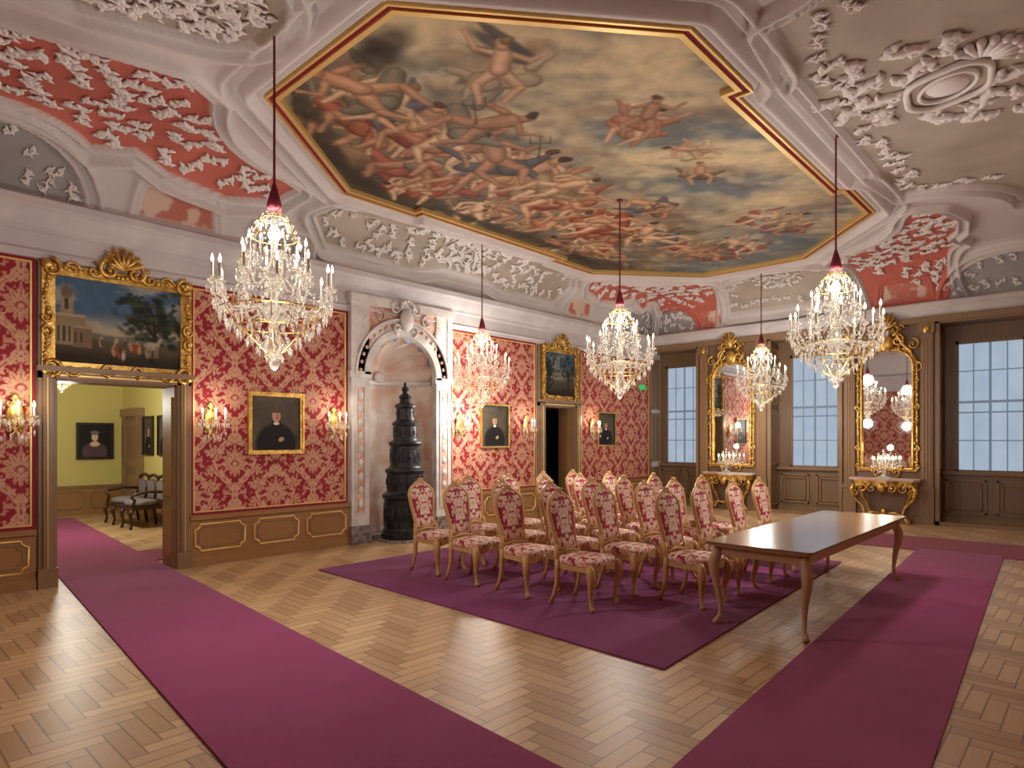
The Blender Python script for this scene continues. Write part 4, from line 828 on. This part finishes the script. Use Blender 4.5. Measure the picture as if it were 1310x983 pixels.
# ================= CHAIRS
def chair_mesh():
    mb=MB(); w='chairwood'
    for s in (1,-1):
        mb.tube([(s*.235,-.2,.44),(s*.25,-.22,.40),(s*.262,-.238,.34),(s*.25,-.23,.26),(s*.228,-.21,.16),(s*.222,-.208,.08),(s*.232,-.225,.03),(s*.24,-.24,.0)],[.034,.042,.044,.036,.025,.02,.024,.032],w,10)
        mb.tube([(s*.2,.21,.46),(s*.2,.215,.36),(s*.2,.22,.22),(s*.205,.25,.1),(s*.215,.29,.0)],[.03,.03,.026,.022,.024],w,10)
        mb.ball((s*.25,-.235,.38),.03,w,8,5)
        mb.tube([(s*.2,.22,.42),(s*.185,.235,.52),(s*.17,.25,.6)],[.028,.025,.024],w,8)
    for P in ([(-.25,-.22),(-.12,-.245),(0,-.25),(.12,-.245),(.25,-.22)],[(-.25,-.22),(-.225,0),(-.2,.21)],[(.25,-.22),(.225,0),(.2,.21)],[(-.2,.21),(0,.215),(.2,.21)]):
        n=len(P); vs=[(x,y,.37+(.025*math.cos(pi*(2*i/(n-1)-1)) if n>3 else 0)) for i,(x,y) in enumerate(P)]+[(x,y,.44) for x,y in P]
        vs2=[(x*.9,y*.9,z) for x,y,z in vs]; A=vs+vs2; m=len(vs); fs=[]
        for i in range(n-1): fs+= [(i,i+1,n+i+1,n+i),(m+i,m+n+i,m+n+i+1,m+i+1),(i,m+i,m+i+1,i+1)]
        mb.add(A,fs,w)
    mb.spiral((0,.385),.04,pi/2,1,w,.012,-.26,1)
    n=36; rings=[(1.0,.43),(1.03,.455),(1.0,.48),(.9,.495),(.65,.507),(.3,.512),(.01,.513)]; vs=[];fs=[]
    for k,z in rings:
        for i in range(n):
            a=2*pi*i/n; c,s=math.cos(a),math.sin(a); e=.45; x=.262*abs(c)**e*(1 if c>=0 else -1); y=.235*abs(s)**e*(1 if s>=0 else -1)
            x*=1-.18*(y+.235)/.47; vs.append((x*k,-.005+y*k,z))
    for j in range(len(rings)-1):
        for i in range(n): i2=(i+1)%n; fs.append((j*n+i,j*n+i2,(j+1)*n+i2,(j+1)*n+i))
    mb.add(vs,fs,'fabric',True)
    prof=[(.55,.13),(.575,.16),(.62,.165),(.70,.172),(.80,.19),(.90,.205),(.97,.205),(1.02,.185),(1.055,.15),(1.075,.115),(1.10,.08),(1.12,.04),(1.125,.0)]
    yb=lambda z:.235+(z-.5)*.2
    out=[(-hw,yb(z),z) for z,hw in prof]+[(hw,yb(z),z) for z,hw in prof[-2::-1]]
    mb.tube(out,.023,w,8,closed=True)
    vs=[];fs=[];m=9
    for z,hw in prof:
        for i in range(m):
            u=-1+2*i/(m-1); vs.append((hw*u,yb(z)-.028*(1-u**4)*(1 if .56<z<1.1 else .3)-.004,z))
    for j in range(len(prof)-1):
        for i in range(m-1): fs.append((j*m+i,j*m+i+1,(j+1)*m+i+1,(j+1)*m+i))
    mb.add(vs,fs,'fabric',True)
    mb.add([(x,y+.012,z) for x,y,z in vs],[f[::-1] for f in fs],'fabric',True)
    for s in (1,-1): mb.spiral((s*.045,1.125),.03,pi/2,1,w,.012,yb(1.13)-.015,s); mb.spiral((s*.19,.99),.03,0,1,w,.01,yb(1.)-.01,s)
    mb.ball((0,yb(1.15)-.01,1.15),.028,w,8,5,1.2,.6,1)
    mb.tube([(-.2,.225,.5),(0,.225,.53),(.2,.225,.5)],.018,w,8)
    o=mb.build('upholstered_dining_chair'); me=o.data; bpy.data.objects.remove(o); return me
chm=chair_mesh(); R=random.Random(2)
rows=[3.08,3.9,4.72,5.52,6.32]; cols=[5.30,6.12,6.96,7.78,8.63]
for ri,yy in enumerate(rows):
    for ci,xx in enumerate(cols):
        if ri==0 and ci==0: continue
        place(chm,'upholstered_dining_chair',T(xx+R.uniform(-.03,.03)+.06*(ri==4),yy+R.uniform(-.03,.03)-.02*ri,.0145,R.uniform(-.08,.08)))
# ================= TABLE
mb=MB(); lx,ly=1.70,.47
def slab(z0,z1,k,mt,r=.05):
    P=[]
    for cx,cy,a0 in ((lx-r,ly-r,0),(-lx+r,ly-r,90),(-lx+r,-ly+r,180),(lx-r,-ly+r,270)):
        for i in range(5): a=math.radians(a0+i*22.5); P.append((cx+(r)*math.cos(a)-(k if cx>0 else -k),cy+r*math.sin(a)-(k if cy>0 else -k)))
    n=len(P); vs=[(x,y,z0) for x,y in P]+[(x,y,z1) for x,y in P]; mb.add(vs,[tuple(range(n))[::-1],tuple(range(n,2*n))]+[(i,(i+1)%n,n+(i+1)%n,n+i) for i in range(n)],mt)
slab(.735,.757,0,'tabletop'); slab(.722,.735,.012,'tableleg')
mb.box(-lx+.1,lx-.1,-ly+.07,-ly+.095,.63,.722,'tableleg'); mb.box(-lx+.1,lx-.1,ly-.095,ly-.07,.63,.722,'tableleg'); mb.box(-lx+.1,-lx+.125,-ly+.07,ly-.07,.63,.722,'tableleg'); mb.box(lx-.125,lx-.1,-ly+.07,ly-.07,.63,.722,'tableleg')
for sx in (1,-1):
    for sy in (1,-1):
        x=sx*(lx-.12); y=sy*(ly-.09)
        mb.tube([(x,y,.72),(x+sx*.01,y+sy*.01,.64),(x+sx*.035,y+sy*.03,.56),(x+sx*.03,y+sy*.025,.46),(x,y,.3),(x-sx*.02,y-sy*.012,.16),(x-sx*.015,y-sy*.01,.07),(x+sx*.015,y+sy*.01,.03),(x+sx*.03,y+sy*.02,.0)],[.042,.046,.05,.042,.029,.021,.02,.025,.032],'tableleg',12)
mb.build('conference_table',T(7.15,2.2,.0145))
w=bpy.data.worlds.new('world'); bpy.context.scene.world=w; w.use_nodes=True; w.node_tree.nodes['Background'].inputs[0].default_value=(.7,.8,1,1); w.node_tree.nodes['Background'].inputs[1].default_value=.5
# ================= CAMERA
cam=bpy.data.cameras.new('camera'); co=bpy.data.objects.new('camera',cam); bpy.context.scene.collection.objects.link(co)
cam.sensor_width=36; cam.lens=815/1310*36; cam.shift_y=70.5/1310; cam.clip_start=.05
co.location=(0,0,1.7); co.rotation_euler=(pi/2,0,math.radians(42.8-90)); bpy.context.scene.camera=co
vs=bpy.context.scene.view_settings; vs.view_transform='Standard'; vs.look='None'; vs.exposure=0
